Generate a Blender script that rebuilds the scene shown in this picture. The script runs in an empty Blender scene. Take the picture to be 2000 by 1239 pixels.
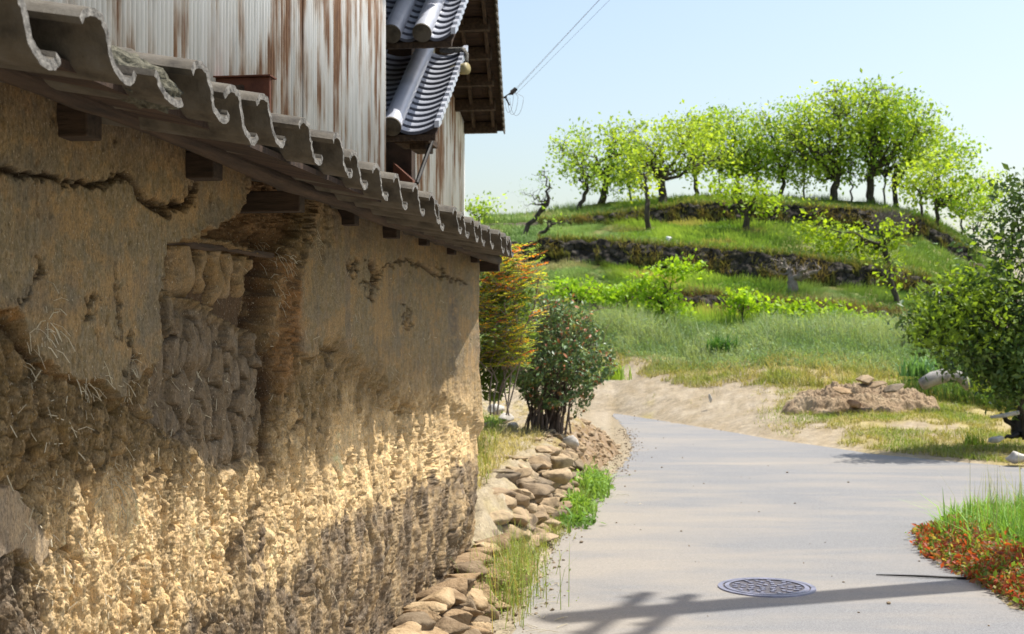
import bpy, bmesh, math, random
import numpy as np
from mathutils import Vector, Matrix
R = math.radians
rng = np.random.default_rng(7)
random.seed(7)
S = bpy.context.scene
COL = S.collection

# ------------------------------------------------------------------ camera, sky, sun, exposure
FPX, HZ, CH = 2490.0, 656.0, 1.6          # focal length in px of the 2000 px wide photo, horizon row, eye height
cd = bpy.data.cameras.new('camera'); cam = bpy.data.objects.new('camera', cd); COL.objects.link(cam)
cd.sensor_width = 36; cd.lens = FPX/2000*36
cam.location = (0, 0, CH); cam.rotation_euler = (R(90), 0, 0)
cd.shift_y = (HZ-619.5)/2000
cd.clip_start = .05; cd.clip_end = 6000
cd.dof.use_dof = True; cd.dof.focus_distance = 4.0; cd.dof.aperture_fstop = 8.5
S.camera = cam
SUN_EL, SUN_AZ = 63.0, math.atan2(.94, .34)        # azimuth measured from +Y towards +X
w = bpy.data.worlds.new('World'); S.world = w; w.use_nodes = True
nt = w.node_tree; nt.nodes.clear()
sky = nt.nodes.new('ShaderNodeTexSky'); sky.sky_type = 'NISHITA'; sky.sun_disc = False
sky.sun_elevation = R(SUN_EL); sky.sun_rotation = SUN_AZ; sky.air_density = 1.3; sky.dust_density = 3.0; sky.ozone_density = .3; sky.altitude = 100
bg = nt.nodes.new('ShaderNodeBackground'); bg.inputs[1].default_value = .143
wo = nt.nodes.new('ShaderNodeOutputWorld'); nt.links.new(sky.outputs[0], bg.inputs[0]); nt.links.new(bg.outputs[0], wo.inputs[0])
sl = bpy.data.lights.new('sun', 'SUN'); sl.energy = 5.0; sl.angle = R(.55); sl.color = (1, .955, .88)
so = bpy.data.objects.new('sun', sl); COL.objects.link(so)
sdir = Vector((math.sin(SUN_AZ)*math.cos(R(SUN_EL)), math.cos(SUN_AZ)*math.cos(R(SUN_EL)), math.sin(R(SUN_EL))))
so.rotation_euler = sdir.to_track_quat('Z', 'Y').to_euler(); so.location = (8, 4, 20)
S.view_settings.view_transform = 'Standard'; S.view_settings.look = 'None'; S.view_settings.gamma = 1
S.view_settings.exposure = .5
S.cycles.max_bounces = 8; S.cycles.transparent_max_bounces = 8

# ------------------------------------------------------------------ helpers
def G(px, py, Y): return ((px-1000)/FPX*Y, Y, CH+(HZ-py)/FPX*Y)
def YG(py, z=0.): return (CH-z)*FPX/(py-HZ)
def link(o, parent=None):
    COL.objects.link(o)
    if parent is not None: o.parent = parent
    return o
def tag(o, label=None, cat=None, group=None, kind=None):
    for k, v in (('label', label), ('category', cat), ('group', group), ('kind', kind)):
        if v: o[k] = v
    return o
def empty(name, loc=(0, 0, 0), rz=0., label=None, cat=None, group=None):
    o = bpy.data.objects.new(name, None); o.location = loc; o.rotation_euler = (0, 0, rz); o.empty_display_size = .2
    link(o); return tag(o, label, cat, group)
def mesh(name, V, F, mat, parent=None, smooth=True, col=None, fmat=None, mats=None):
    """V (n,3); F (m,k) array or list of arrays of equal-width faces / list of tuples"""
    me = bpy.data.meshes.new(name)
    V = np.asarray(V, np.float32)
    if isinstance(F, np.ndarray): Fs = [F]
    elif len(F) and isinstance(F[0], np.ndarray): Fs = F
    else:
        by = {}
        for f in F: by.setdefault(len(f), []).append(f)
        Fs = [np.array(v) for v in by.values()]
    Fs = [f for f in Fs if len(f)]
    me.vertices.add(len(V)); me.vertices.foreach_set('co', V.ravel())
    nl = sum(f.size for f in Fs); nf = sum(len(f) for f in Fs)
    me.loops.add(nl); me.polygons.add(nf)
    me.loops.foreach_set('vertex_index', np.concatenate([f.ravel() for f in Fs]).astype(np.int32))
    tot = np.concatenate([np.full(len(f), f.shape[1]) for f in Fs]).astype(np.int32)
    st = np.concatenate([[0], np.cumsum(tot)[:-1]]).astype(np.int32)
    me.polygons.foreach_set('loop_start', st); me.polygons.foreach_set('loop_total', tot)
    me.polygons.foreach_set('use_smooth', np.full(nf, smooth))
    for m in (mats or [mat]): me.materials.append(m)
    if fmat is not None: me.polygons.foreach_set('material_index', np.asarray(fmat, np.int32))
    me.update(calc_edges=True)
    if col is not None:
        a = me.color_attributes.new('Col', 'FLOAT_COLOR', 'POINT')
        c = np.ones((len(V), 4), np.float32); c[:, :3] = col; a.data.foreach_set('color', c.ravel())
    return link(bpy.data.objects.new(name, me), parent)
class MB:
    """collects pieces, builds one mesh object"""
    def __init__(s): s.V = []; s.F = []; s.n = 0
    def add(s, V, F):
        V = [tuple(v) for v in V]; s.V += V; s.F += [tuple(i+s.n for i in f) for f in F]; s.n += len(V); return s
    def box(s, x0, x1, y0, y1, z0, z1, M=None):
        V = [(x, y, z) for z in (z0, z1) for y in (y0, y1) for x in (x0, x1)]
        if M is not None: V = [tuple(M @ Vector(v)) for v in V]
        return s.add(V, [(0, 2, 3, 1), (4, 5, 7, 6), (0, 1, 5, 4), (1, 3, 7, 5), (3, 2, 6, 7), (2, 0, 4, 6)])
    def tube(s, P, r, n=10, cap=True):
        V, F = tube(P, r, n, cap); return s.add(V, F)
    def obj(s, name, mat, parent=None, smooth=False, **k): return mesh(name, s.V, s.F, mat, parent, smooth, **k)
def tube(P, r, n=8, cap=True):
    P = [Vector(p) for p in P]; k = len(P)
    if not hasattr(r, '__len__'): r = [r]*k
    V = []; up = None
    for i, p in enumerate(P):
        t = (P[min(i+1, k-1)]-P[max(i-1, 0)]).normalized()
        if up is None:
            up = t.orthogonal().normalized()
        up = (up-t*up.dot(t)).normalized(); b = t.cross(up)
        for j in range(n):
            a = 2*math.pi*j/n
            V.append(tuple(p+(up*math.cos(a)+b*math.sin(a))*r[i]))
    F = [(i*n+j, i*n+(j+1) % n, (i+1)*n+(j+1) % n, (i+1)*n+j) for i in range(k-1) for j in range(n)]
    if cap: F += [tuple(range(n-1, -1, -1)), tuple(range((k-1)*n, k*n))]
    return V, F
def bevel(o, w=.006, seg=2):
    m = o.modifiers.new('b', 'BEVEL'); m.width = w; m.segments = seg; m.limit_method = 'ANGLE'; return o
def grid_faces(nr, nc):
    i = np.arange(nr-1)[:, None]*nc+np.arange(nc-1)[None, :]
    return np.stack([i, i+1, i+1+nc, i+nc], -1).reshape(-1, 4)
def sst(a, b, x):
    t = np.clip((x-a)/(b-a), 0, 1); return t*t*(3-2*t)
def h2(ix, iy, seed):
    h = (ix.astype(np.int64)*374761393+iy.astype(np.int64)*668265263+seed*974711) & 0xffffffff
    h = ((h ^ (h >> 13))*1274126177) & 0xffffffff
    h = ((h ^ (h >> 16))*2246822519) & 0xffffffff
    return ((h ^ (h >> 15)) & 0xffffff)/float(0xffffff)
def perlin(x, y, seed=0):
    ix, iy = np.floor(x), np.floor(y); fx, fy = x-ix, y-iy
    u, v = fx*fx*fx*(fx*(fx*6-15)+10), fy*fy*fy*(fy*(fy*6-15)+10)
    def g(a, b):
        an = h2(ix+a, iy+b, seed)*2*np.pi
        return np.cos(an)*(fx-a)+np.sin(an)*(fy-b)
    return 1.5*((g(0, 0)*(1-u)+g(1, 0)*u)*(1-v)+(g(0, 1)*(1-u)+g(1, 1)*u)*v)
def fbm(x, y, seed=0, o=4, gain=.5):
    s = 0; a = 1; t = 0
    for i in range(o):
        s = s+a*perlin(x*2**i, y*2**i, seed+i*17); t += a; a *= gain
    return s/t*1.3
def voro(x, y, seed=0, jit=.9):
    ix, iy = np.floor(x), np.floor(y); f1 = np.full(x.shape, 9.); f2 = f1.copy(); cid = np.zeros(x.shape)
    for a in (-1, 0, 1):
        for b in (-1, 0, 1):
            cx, cy = ix+a, iy+b
            px = cx+.5+jit*(h2(cx, cy, seed)-.5); py = cy+.5+jit*(h2(cx, cy, seed+5)-.5)
            d = np.hypot(px-x, py-y); c = h2(cx, cy, seed+9)
            m = d < f1; f2 = np.where(m, f1, np.minimum(f2, d)); cid = np.where(m, c, cid); f1 = np.where(m, d, f1)
    return f1, f2, cid
def poly_sd(x, y, P):
    """signed distance, positive inside"""
    P = np.array(P, float); d = np.full(x.shape, 1e9); ins = np.zeros(x.shape, bool)
    for i in range(len(P)):
        a, b = P[i], P[(i+1) % len(P)]; e = b-a
        t = np.clip(((x-a[0])*e[0]+(y-a[1])*e[1])/(e@e+1e-12), 0, 1)
        d = np.minimum(d, np.hypot(x-a[0]-t*e[0], y-a[1]-t*e[1]))
        c = ((a[1] > y) != (b[1] > y)) & (x < (b[0]-a[0])*(y-a[1])/((b[1]-a[1]) or 1e-9)+a[0]); ins ^= c
    return np.where(ins, d, -d)
def line_d(x, y, P):
    d = np.full(x.shape, 1e9); P = np.array(P, float)
    for a, b in zip(P[:-1], P[1:]):
        e = b-a; t = np.clip(((x-a[0])*e[0]+(y-a[1])*e[1])/(e@e), 0, 1)
        d = np.minimum(d, np.hypot(x-a[0]-t*e[0], y-a[1]-t*e[1]))
    return d

# ------------------------------------------------------------------ materials
class NT:
    def __init__(s, name, rough=.85, spec=.3):
        s.m = bpy.data.materials.new(name); s.m.use_nodes = True; s.t = s.m.node_tree; s.t.nodes.clear()
        s.out = s.t.nodes.new('ShaderNodeOutputMaterial'); s.b = s.t.nodes.new('ShaderNodeBsdfPrincipled')
        s.b.inputs['Roughness'].default_value = rough; s.b.inputs['Specular IOR Level'].default_value = spec
        s.L(s.b.outputs[0], s.out.inputs[0])
    def L(s, a, b): s.t.links.new(a, b)
    def n(s, ty, **k):
        x = s.t.nodes.new(ty)
        for a, v in k.items(): setattr(x, a, v)
        return x
    def coord(s, scale=(1, 1, 1)):
        c = s.n('ShaderNodeTexCoord'); m = s.n('ShaderNodeMapping'); m.inputs['Scale'].default_value = scale
        s.L(c.outputs['Object'], m.inputs[0]); return m.outputs[0]
    def noise(s, scale, detail=4, rough=.55, cs=(1, 1, 1), dist=0.):
        x = s.n('ShaderNodeTexNoise'); x.inputs['Scale'].default_value = scale; x.inputs['Detail'].default_value = detail
        x.inputs['Roughness'].default_value = rough; x.inputs['Distortion'].default_value = dist
        s.L(s.coord(cs), x.inputs['Vector']); return x.outputs['Fac']
    def ramp(s, fac, stops):
        r = s.n('ShaderNodeValToRGB'); s.L(fac, r.inputs[0]); e = r.color_ramp.elements
        while len(e) < len(stops): e.new(.5)
        for q, (p, c) in zip(e, stops):
            q.position = p; q.color = (c, c, c, 1) if not hasattr(c, '__len__') else (*c, 1)
        return r.outputs[0]
    def mix(s, fac, a, b, mode='MIX'):
        m = s.n('ShaderNodeMix', data_type='RGBA', blend_type=mode)
        for v, i in ((fac, 0), (a, 6), (b, 7)):
            if hasattr(v, 'is_linked'): s.L(v, m.inputs[i])
            elif i == 0: m.inputs[0].default_value = v
            else: m.inputs[i].default_value = (*v, 1)
        return m.outputs[2]
    def attr(s, name='Col'):
        a = s.n('ShaderNodeVertexColor'); a.layer_name = name; return a.outputs[0]
    def base(s, c):
        if hasattr(c, 'is_linked'): s.L(c, s.b.inputs['Base Color'])
        else: s.b.inputs['Base Color'].default_value = (*c, 1)
    def bump(s, h, dist=.004, strength=1.):
        b = s.n('ShaderNodeBump'); b.inputs['Distance'].default_value = dist; b.inputs['Strength'].default_value = strength
        s.L(h, b.inputs['Height'])
        if getattr(s, 'lb', None) is not None: s.L(s.lb, b.inputs['Normal'])
        s.lb = b.outputs[0]; s.L(s.lb, s.b.inputs['Normal'])
def vary(name, c1, c2, scale=8, rough=.85, bump=.003, bs=40, cs=(1, 1, 1), spec=.3, c3=None):
    n = NT(name, rough, spec); f = n.noise(scale, 5, .6, cs)
    st = [(.32, c1), (.68, c2)] if c3 is None else [(.3, c1), (.52, c2), (.72, c3)]
    n.base(n.ramp(f, st))
    if bump: n.bump(n.noise(bs, 5, .6, cs), bump)
    return n.m
def leafmat(name, tr=.45, rough=.5, spec=.35, tint=(1.25, 1.2, .5)):
    n = NT(name, rough, spec); a = n.attr(); n.base(a)
    t = n.n('ShaderNodeBsdfTranslucent'); n.L(n.mix(1., a, tint, 'MULTIPLY'), t.inputs[0])
    m = n.n('ShaderNodeMixShader'); m.inputs[0].default_value = tr
    n.L(n.b.outputs[0], m.inputs[1]); n.L(t.outputs[0], m.inputs[2]); n.L(m.outputs[0], n.out.inputs[0])
    return n.m
M = {}
M['leaf'] = leafmat('young_leaf', .5)
M['glossy'] = leafmat('glossy_leaf', .2, .42, .45)
M['grass'] = leafmat('grass_blade', .4, .6, .25)
M['bark'] = vary('bark', (.035, .028, .022), (.11, .09, .07), 9, .95, .02, 18, (1, 1, .3))
M['shrub_stem'] = vary('shrub_stem', (.07, .05, .04), (.20, .15, .12), 12, .9, .003, 40)
M['twig'] = vary('bare_twig', (.16, .13, .11), (.30, .26, .22), 12, .9, .003, 40)
M['tile'] = vary('weathered_tile', (.040, .034, .026), (.095, .082, .062), 14, .75, .002, 90, c3=(.115, .105, .088))
M['tile_edge'] = vary('lichened_tile_edge', (.05, .047, .042), (.27, .255, .23), 55, .9, .004, 130)
M['moss'] = vary('dry_moss', (.03, .03, .02), (.16, .15, .11), 70, 1, .012, 90)
M['wood'] = vary('old_wood', (.022, .014, .009), (.08, .05, .03), 7, .85, .004, 30, (6, .5, 6))
M['endwood'] = vary('sawn_wood', (.022, .015, .010), (.062, .04, .025), 9, .85, .003, 40, (1, 6, 6))
M['darkwood'] = vary('dark_wood', (.018, .012, .009), (.07, .042, .028), 6, .85, .004, 20, (1, 6, 1))
M['black'] = vary('black_iron', (.012, .011, .010), (.03, .025, .022), 10, .6, .001, 50)
M['silver_tile'] = vary('silver_glazed_tile', (.34, .36, .42), (.50, .52, .58), 5, .33, .001, 30, spec=.7)
M['dark_tile_shade'] = vary('dark_slate_and_edge_shade', (.05, .05, .06), (.10, .10, .12), 8, .6, .002, 60)  # roof covering; on silver courses the front edges, their shade put into the colour
M['dirtwall'] = vary('plain_mud', (.20, .14, .085), (.32, .23, .13), 6, .95, .01, 30)
M['stone'] = vary('field_stone', (.12, .095, .065), (.36, .285, .19), 7, .92, .012, 24, c3=(.23, .185, .135))
M['palestone'] = vary('pale_stone', (.34, .31, .27), (.58, .55, .50), 8, .9, .006, 30)
def stone_var(m_):
    t = m_.node_tree; b_ = [q for q in t.nodes if q.type == 'BSDF_PRINCIPLED'][0]; lk = b_.inputs['Base Color'].links[0].from_socket
    oi = t.nodes.new('ShaderNodeObjectInfo'); cr_ = t.nodes.new('ShaderNodeValToRGB'); e = cr_.color_ramp.elements; e[0].color = (.55, .55, .56, 1); e[1].color = (1.2, 1.16, 1.06, 1); q = e.new(.5); q.color = (.95, .86, .76, 1)
    mx = t.nodes.new('ShaderNodeMix'); mx.data_type = 'RGBA'; mx.blend_type = 'MULTIPLY'; mx.inputs[0].default_value = 1
    t.links.new(oi.outputs['Random'], cr_.inputs[0]); t.links.new(lk, mx.inputs[6]); t.links.new(cr_.outputs[0], mx.inputs[7]); t.links.new(mx.outputs[2], b_.inputs['Base Color'])
stone_var(M['stone'])
M['footstone'] = vary('mud_caked_stone', (.22, .155, .09), (.40, .31, .20), 9, .95, .02, 26); stone_var(M['footstone'])
M['blackwall'] = vary('terrace_stone', (.05, .05, .05), (.20, .19, .17), 3, .95, .05, 9, c3=(.10, .11, .06))
M['soil'] = vary('dug_soil', (.22, .12, .06), (.40, .25, .14), 5, .95, .02, 22)
M['log'] = vary('grey_log', (.16, .15, .14), (.38, .36, .33), 5, .9, .008, 20, (1, 5, 1))
M['straw'] = vary('straw', (.42, .35, .22), (.62, .56, .42), 9, .8, 0)
M['wire'] = vary('wire', (.22, .22, .24), (.32, .32, .35), 9, .5, 0)
M['concrete'] = vary('pole_concrete', (.32, .31, .29), (.42, .41, .38), 5, .9, .002, 30)
def mud_mat():
    n = NT('mud_daub', .95, .15); a = n.attr()
    f = n.noise(260, 4, .7, (1, 1, .45)); g = n.noise(38, 5, .65, (1, 1, .5))
    c = n.mix(1., a, n.ramp(f, [(.30, .48), (.48, 1.), (.70, 1.42)]), 'MULTIPLY')
    c = n.mix(1., c, n.ramp(g, [(.3, (.80, .84, .90)), (.7, (1.16, 1.08, .98))]), 'MULTIPLY')
    c = n.mix(n.ramp(n.noise(120, 4, .75, (1, 1, .4)), [(.60, 0.), (.68, .7)]), c, (.09, .06, .035))
    fl = n.ramp(n.noise(330, 2, .5, (1, 1, .3)), [(.66, 0.), (.72, .9)])
    c = n.mix(fl, c, (.50, .42, .30)); n.base(c)
    n.bump(g, .006, .8); n.bump(f, .003, 1.); n.bump(n.noise(110, 5, .75, (1, 1, .6)), .006, .9); return n.m
M['mud'] = mud_mat()
def corr_mat(name, rust=.5, shift=0., seed=(0, 0, 0), gray=(.78, .78, .76)):
    n = NT(name, .5, .35)
    c = n.n('ShaderNodeTexCoord'); m = n.n('ShaderNodeMapping'); m.inputs['Scale'].default_value = (1, 5.5, .55); m.inputs['Location'].default_value = seed
    n.L(c.outputs['Object'], m.inputs[0])
    x = n.n('ShaderNodeTexNoise'); x.inputs['Scale'].default_value = 1.5; x.inputs['Detail'].default_value = 5; x.inputs['Roughness'].default_value = .55
    n.L(m.outputs[0], x.inputs['Vector'])
    st = n.noise(9, 6, .7, (1, 6, .35))
    mm = n.n('ShaderNodeMath', operation='MULTIPLY_ADD'); n.L(st, mm.inputs[0]); mm.inputs[1].default_value = .36; n.L(x.outputs['Fac'], mm.inputs[2])
    msk = n.ramp(n.noise(1.1, 3, .6, (1, 2.2, 1.1)), [(.38, 0.), (.62, .22)])
    m2 = n.n('ShaderNodeMath', operation='ADD'); n.L(mm.outputs[0], m2.inputs[0]); n.L(msk, m2.inputs[1]); mm = m2
    fac = n.ramp(mm.outputs[0], [(rust+.25, 0.), (rust+.38, .9)])
    rc = n.ramp(n.noise(14, 6, .7, (1, 5, .5)), [(.3, (.34, .20, .11)), (.5, (.25, .12, .055)), (.72, (.12, .05, .03))])
    gc = n.ramp(n.noise(5, 5, .6, (1, 7, .25)), [(.3, tuple(v*.72 for v in gray)), (.5, gray), (.7, tuple(min(.88, v*1.15) for v in gray))])
    halo = n.ramp(mm.outputs[0], [(rust+.17, 0.), (rust+.32, .8)])
    gc = n.mix(halo, gc, (.55, .46, .37)); n.base(n.mix(fac, gc, rc))
    inv = n.ramp(fac, [(0., .0), (1., 0.)]); n.b.inputs['Metallic'].default_value = 0.
    n.L(n.ramp(fac, [(0., .42), (1., .9)]), n.b.inputs['Roughness']); n.bump(n.noise(60, 4, .6, (1, 2, .6)), .0015, .6)
    return n.m
M['corr'] = corr_mat('rusty_corrugated_iron', .57)
M['corr2'] = corr_mat('rusty_corrugated_iron_far', .53, seed=(3, 7, 2))
M['rustplate'] = vary('rusty_plate', (.05, .016, .010), (.14, .05, .025), 6, .8, .002, 40)

# ------------------------------------------------------------------ the storehouse: its frame is x = out of the wall, y = along the wall, z up
TH = R(8.2); sT, cT = math.sin(TH), math.cos(TH)
def xp(s, p, z=None):
    X = s*sT-p*cT; Y = s*cT+p*sT
    return (1000+FPX*X/Y, None if z is None else HZ-FPX*(z-CH)/Y, Y)
def s_at(px, p): return p/math.tan(TH-math.atan((px-1000)/FPX))
house = empty('storehouse', (0, 0, 0), -TH, 'old storehouse with a crumbling mud wall below tiled eaves and rusty corrugated iron cladding', 'storehouse')
PW = 1.44
def build_wall():
    sp = [.15, .5, .9, 1.3, 1.7, 2.0, 2.2]
    px = np.arange(-70, 946, 1.25)
    s = np.concatenate([sp, [s_at(a, PW) for a in px]]); s = s[s < 8.36]
    z = np.concatenate([np.arange(-1.72, -.64, .0026), np.arange(-.64, .63, .0017)])
    Sg, Z = np.meshgrid(s, z); sh = Sg.shape
    X = Sg*sT-PW*cT; Y = Sg*cT+PW*sT
    U = 1000+FPX*X/Y; V = HZ-FPX*Z/Y; m = Y/FPX
    # px noise for ragged edges
    dens = np.gradient(U[0], s); sf = np.concatenate([[0], np.cumsum(np.diff(s)*np.minimum(1, dens[1:]/300))]); Sf = np.repeat(sf[None, :], len(z), 0)
    Zq = (Z+.7)/(1+np.clip(Sg-3, 0, 9)*.28)
    e1 = fbm(Sg*9, Z*9, 3, 5, .6); e2 = fbm(Sf*30, Z*30, 11, 4, .65)
    rag = (e1*.03+e2*.022)
    Uw = U+fbm(Sg*14, Z*14, 21, 4)*.018/m; Vw = V+fbm(Sg*14+9, Z*14, 23, 4)*.018/m
    A = [(-900, 80), (478, 80), (472, 330), (462, 400), (432, 428), (385, 450), (345, 470), (318, 500), (300, 540), (287, 600), (294, 655), (282, 710), (258, 730), (236, 748), (214, 780), (190, 765), (150, 745), (112, 738), (78, 715), (44, 700), (18, 650), (-8, 610), (-300, 600), (-900, 640)]
    B = [(604, 380), (1100, 380), (1100, 1000), (935, 860), (850, 800), (760, 800), (690, 740), (640, 700), (575, 700), (548, 640), (556, 560), (592, 470)]
    sdA = poly_sd(Uw, Vw, A)*m+rag*.35; sdB = poly_sd(Uw, Vw, B)*m+rag*.5
    mA = sst(-.003, .008, sdA)
    fadeB = sst(.0, .10, sdB+fbm(Sg*7, Z*4, 33, 4)*.04)
    edgeB = sst(-.004, .010, sdB)
    leftB = edgeB*sst(640, 600, U)                  # crisp edge on its left side only
    mB = np.maximum(fadeB, leftB*.9)
    # core mud: stretched lumps, ridges, grain
    wf = Sf+fbm(Sf*10, Z*7, 41, 3)*.015; wx = Sg+fbm(Sg*10, Z*7, 41, 3)*.02; wz = Z+fbm(Sg*10+5, Z*6, 43, 3)*.03; wq = Zq+fbm(Sf*10+5, Zq*6, 43, 3)*.03
    f1, f2, cid = voro(wx/.044, wz/.175, 5); l1 = np.sqrt(np.clip(1-(f1/.78)**2, 0, 1))
    cr = sst(.0, .16, f2-f1)
    g1, g2, cid2 = voro(wf/.018+7, wq/.062, 8); l2 = np.sqrt(np.clip(1-(g1/.8)**2, 0, 1))
    lumpy = sst(.1, .5, fbm(Sg*2.2, Z*1.6, 51, 3)+.42-.35*sst(520, 700, U))
    ridge = fbm(wf*24, wq*2.6, 61, 4, .55); ridge2 = fbm(wf*50, wq*7, 67, 4, .6)
    gr = fbm(Sf*85, Zq*28, 71, 3, .6); gr2 = fbm(Sf*170, Zq*90, 73, 2, .6); crumb = np.abs(fbm(Sf*62+3, Zq*17, 74, 4, .62)); crumb2 = np.abs(fbm(Sf*24+8, Zq*4.6, 76, 4, .6)); cv = np.abs(fbm(wf*8.5+2, wz*1.15, 78, 4, .55)); crev = np.exp(-(cv/.035)**2)*sst(-.25, .15, fbm(Sf*3, Z*2, 79, 3))
    slots = sst(.30, .62, fbm(wx*13+3, wz*2.3, 81, 3))           # vertical washed-out runnels
    fine_right = sst(500, 620, U)
    d = -.012+l1*cr*(.030*lumpy+.004)*(.4+.9*cid)*(1-.45*sst(880, 1000, V))*(1-.6*fine_right)+l2*.0022*(1-.35*fine_right)+sst(.15, .5, fbm(Sg*7, Z*2.6, 63, 3))*.011+ridge*(.015-.004*fine_right)+ridge2*.007+gr*.003-(crumb-.2)*.016-(crumb2-.2)*.024-crev*.026+gr2*.0022-slots*(.026-.008*fine_right)
    big = fbm(Sg*1.7, Z*1.3, 91, 3); d = d+big*.022-.022*np.exp(-((f2-f1)/.07)**2)*lumpy-.012*np.exp(-((g2-g1)/.08)**2)*(.4+.6*lumpy)
    low = sst(-.30, -.60, Z)
    d = d+low*(fbm(wf*24, wq*6, 95, 4, .65)*.007+fbm(wf*60, wq*22, 97, 3, .65)*.003)
    core = d
    hair = fbm(Sf*95, Zq*9, 88, 3, .6)
    pl = .036+fbm(Sg*3.4, Z*3, 101, 4)*.010+fbm(Sf*40, Zq*14, 103, 4, .65)*.0042+gr*.0009+hair*.0022-np.clip(.12-cv, 0, 1)*.018*sst(.1, .4, fbm(Sf*5, Z*3, 89, 3))
    pit = sst(.50, .62, fbm(Sg*22, Z*9, 105, 3)); pl = pl-pit*.006
    # plaster B is rougher to its foot
    roughB = sst(640, 800, V+fbm(Sg*6, Z*5, 109, 3)*60)
    plB = pl+.004+roughB*(ridge2*.007-crumb*.010+gr2*.003)+sst(560, 700, V)*ridge2*.003
    d = core*(1-np.maximum(mA, mB))+np.where(mA > mB, pl, plB)*np.maximum(mA, mB)
    # curl of the plaster edge
    d = d+.008*np.exp(-(np.clip(sdA, 0, 1)/.018)**2)*mA
    # cavity behind the fallen plaster, its row of upright clods, shelf, and the big clods under it
    cav = poly_sd(Uw, Vw, [(302, 478), (348, 466), (440, 478), (545, 500), (536, 560), (524, 668), (470, 640), (400, 600), (335, 578), (296, 560)])*m
    mc = sst(-.002, .012, cav); d = d*(1-mc)+(-.052+ridge2*.004)*mc
    clod = np.zeros(sh); cl_id = np.zeros(sh)
    for i, (x0, x1, y0, y1, o) in enumerate([(303, 338, 478, 556, -.02), (338, 405, 476, 580, .0), (401, 424, 482, 572, -.03), (422, 452, 486, 597, -.008), (451, 475, 492, 582, -.03), (474, 500, 498, 580, -.02), (499, 526, 505, 572, -.035), (288, 318, 556, 606, -.04), (500, 530, 568, 618, -.05)]):
        cx, rx = (x0+x1)/2, (x1-x0)/2*.80
        q = np.clip(1-((U-cx+e2*3+e1*7+np.sin(V/13+i*2.1)*2.6)/(rx*(1+.12*np.sin(V/17+i))))**2, 0, 1); vv = np.clip((V-y0)/(y1-y0), 0, 1.2)
        prof = np.clip(1-np.clip((vv-.62)/.40, 0, 1)**2.4, 0, 1)*sst(-.02, .06, vv)
        hgt = np.sqrt(q)*np.sqrt(prof)
        c = (hgt > .02)*(-.056+(.046+o*.45)*hgt+e2*.004+gr*.0014)
        c = np.where(hgt > .02, c, -9); use = c > d; use &= (V > y0-6) & (V < y1+8)
        cl_id = np.where(use, 1, cl_id); d = np.where(use, c, d)
    zone = sst(-.01, .03, poly_sd(Uw, Vw, [(290, 570), (345, 584), (420, 606), (470, 640), (528, 660), (528, 770), (505, 900), (430, 930), (330, 860), (262, 800), (268, 735), (296, 690), (290, 620)])*m)
    h1, h2_, cid3 = voro(wx/.085+2.3+e1*.35, wz/.135+1.1+e1*.3, 12); L3 = np.sqrt(np.clip(1-(h1/.74)**2, 0, 1))
    zd = -.042+L3*.042*(.5+.7*cid3)*sst(0, .15, h2_-h1)+ridge*.010+ridge2*.006+gr*.002+e1*.01
    d = d*(1-zone)+zd*zone*(1-(cl_id > 0))+d*zone*(cl_id > 0)
    # broken-out hollow under the eaves
    hol = sst(-.004, .014, poly_sd(Uw, Vw, [(466, 250), (625, 300), (602, 388), (584, 460), (556, 496), (520, 500), (455, 478), (392, 462), (440, 430), (468, 398)])*m)
    hd = -.060+fbm(Sg*18, Z*20, 121, 4, .65)*.045+gr*.004
    d = d*(1-hol)+hd*hol
    # upright groove at the post
    gv = line_d(Uw, Vw, [(534, 470), (524, 540), (514, 600), (516, 660), (532, 720), (528, 800), (522, 900), (535, 960)])*m
    gm = np.exp(-(gv/.020)**2)*sst(980, 860, V); d = d-gm*.06
    rt = np.exp(-(((U-552)/17)**2))*sst(470, 520, V)*sst(820, 700, V); d = d+rt*(.016+e2*.014)
    # cracks and chips in the plaster
    crk = np.zeros(sh)
    for wd, dp, L in ((5, .034, [(-60, 330), (0, 338), (28, 346), (55, 338), (92, 352)]), (5.5, .040, [(100, 366), (128, 352), (158, 362), (192, 346), (220, 338), (236, 362), (255, 392), (290, 412), (318, 396), (346, 404), (350, 372), (362, 360)]),
                      (5, .03, [(285, 396), (300, 418), (320, 404), (346, 408)]), (3, .02, [(688, 556), (710, 545), (738, 520), (762, 508), (790, 512), (812, 520), (836, 538), (862, 540), (894, 552)]),
                      (4, .03, [(658, 512), (668, 536), (678, 508)]), (5, .03, [(706, 512), (716, 545), (708, 580)]), (4, .018, [(606, 704), (622, 686), (640, 684), (655, 690)]),
                      (3, .02, [(40, 500), (48, 530), (30, 560), (10, 600)]), (6, .03, [(140, 620), (150, 592), (165, 588)]), (3, .015, [(205, 560), (208, 600), (204, 660)]), (3, .016, [(165, 650), (168, 690)]),
                      (3, .02, [(846, 520), (850, 545)]), (3, .015, [(780, 600), (778, 640)]), (9, .03, [(0, 640), (14, 668), (40, 702), (52, 745), (46, 790)]), (6, .02, [(655, 300), (662, 340)]), (4, .02, [(232, 650), (236, 700), (228, 740)])):
        q = line_d(U+(e1*16+e2*14), V+(e2*12+e1*14), L)
        k = np.exp(-(q/wd)**2); crk = np.maximum(crk, k*(dp/.03)); d = d-k*dp
    # runnels and holes of the sunlit part
    for (x, y, rx, ry, dp) in ((838, 905, 9, 46, .06), (770, 930, 7, 40, .04), (655, 880, 16, 50, .02), (450, 1090, 16, 60, .035), (488, 1060, 12, 60, .03), (820, 1000, 10, 40, .03), (590, 1170, 16, 50, .03), (35, 960, 26, 60, .03)):
        d = d-dp*np.exp(-((U-x+e2*8)/rx)**2-((V-y)/ry)**2)
    d = d+.05*np.exp(-((U-900)/34)**2-((V-1010)/70)**2)
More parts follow.
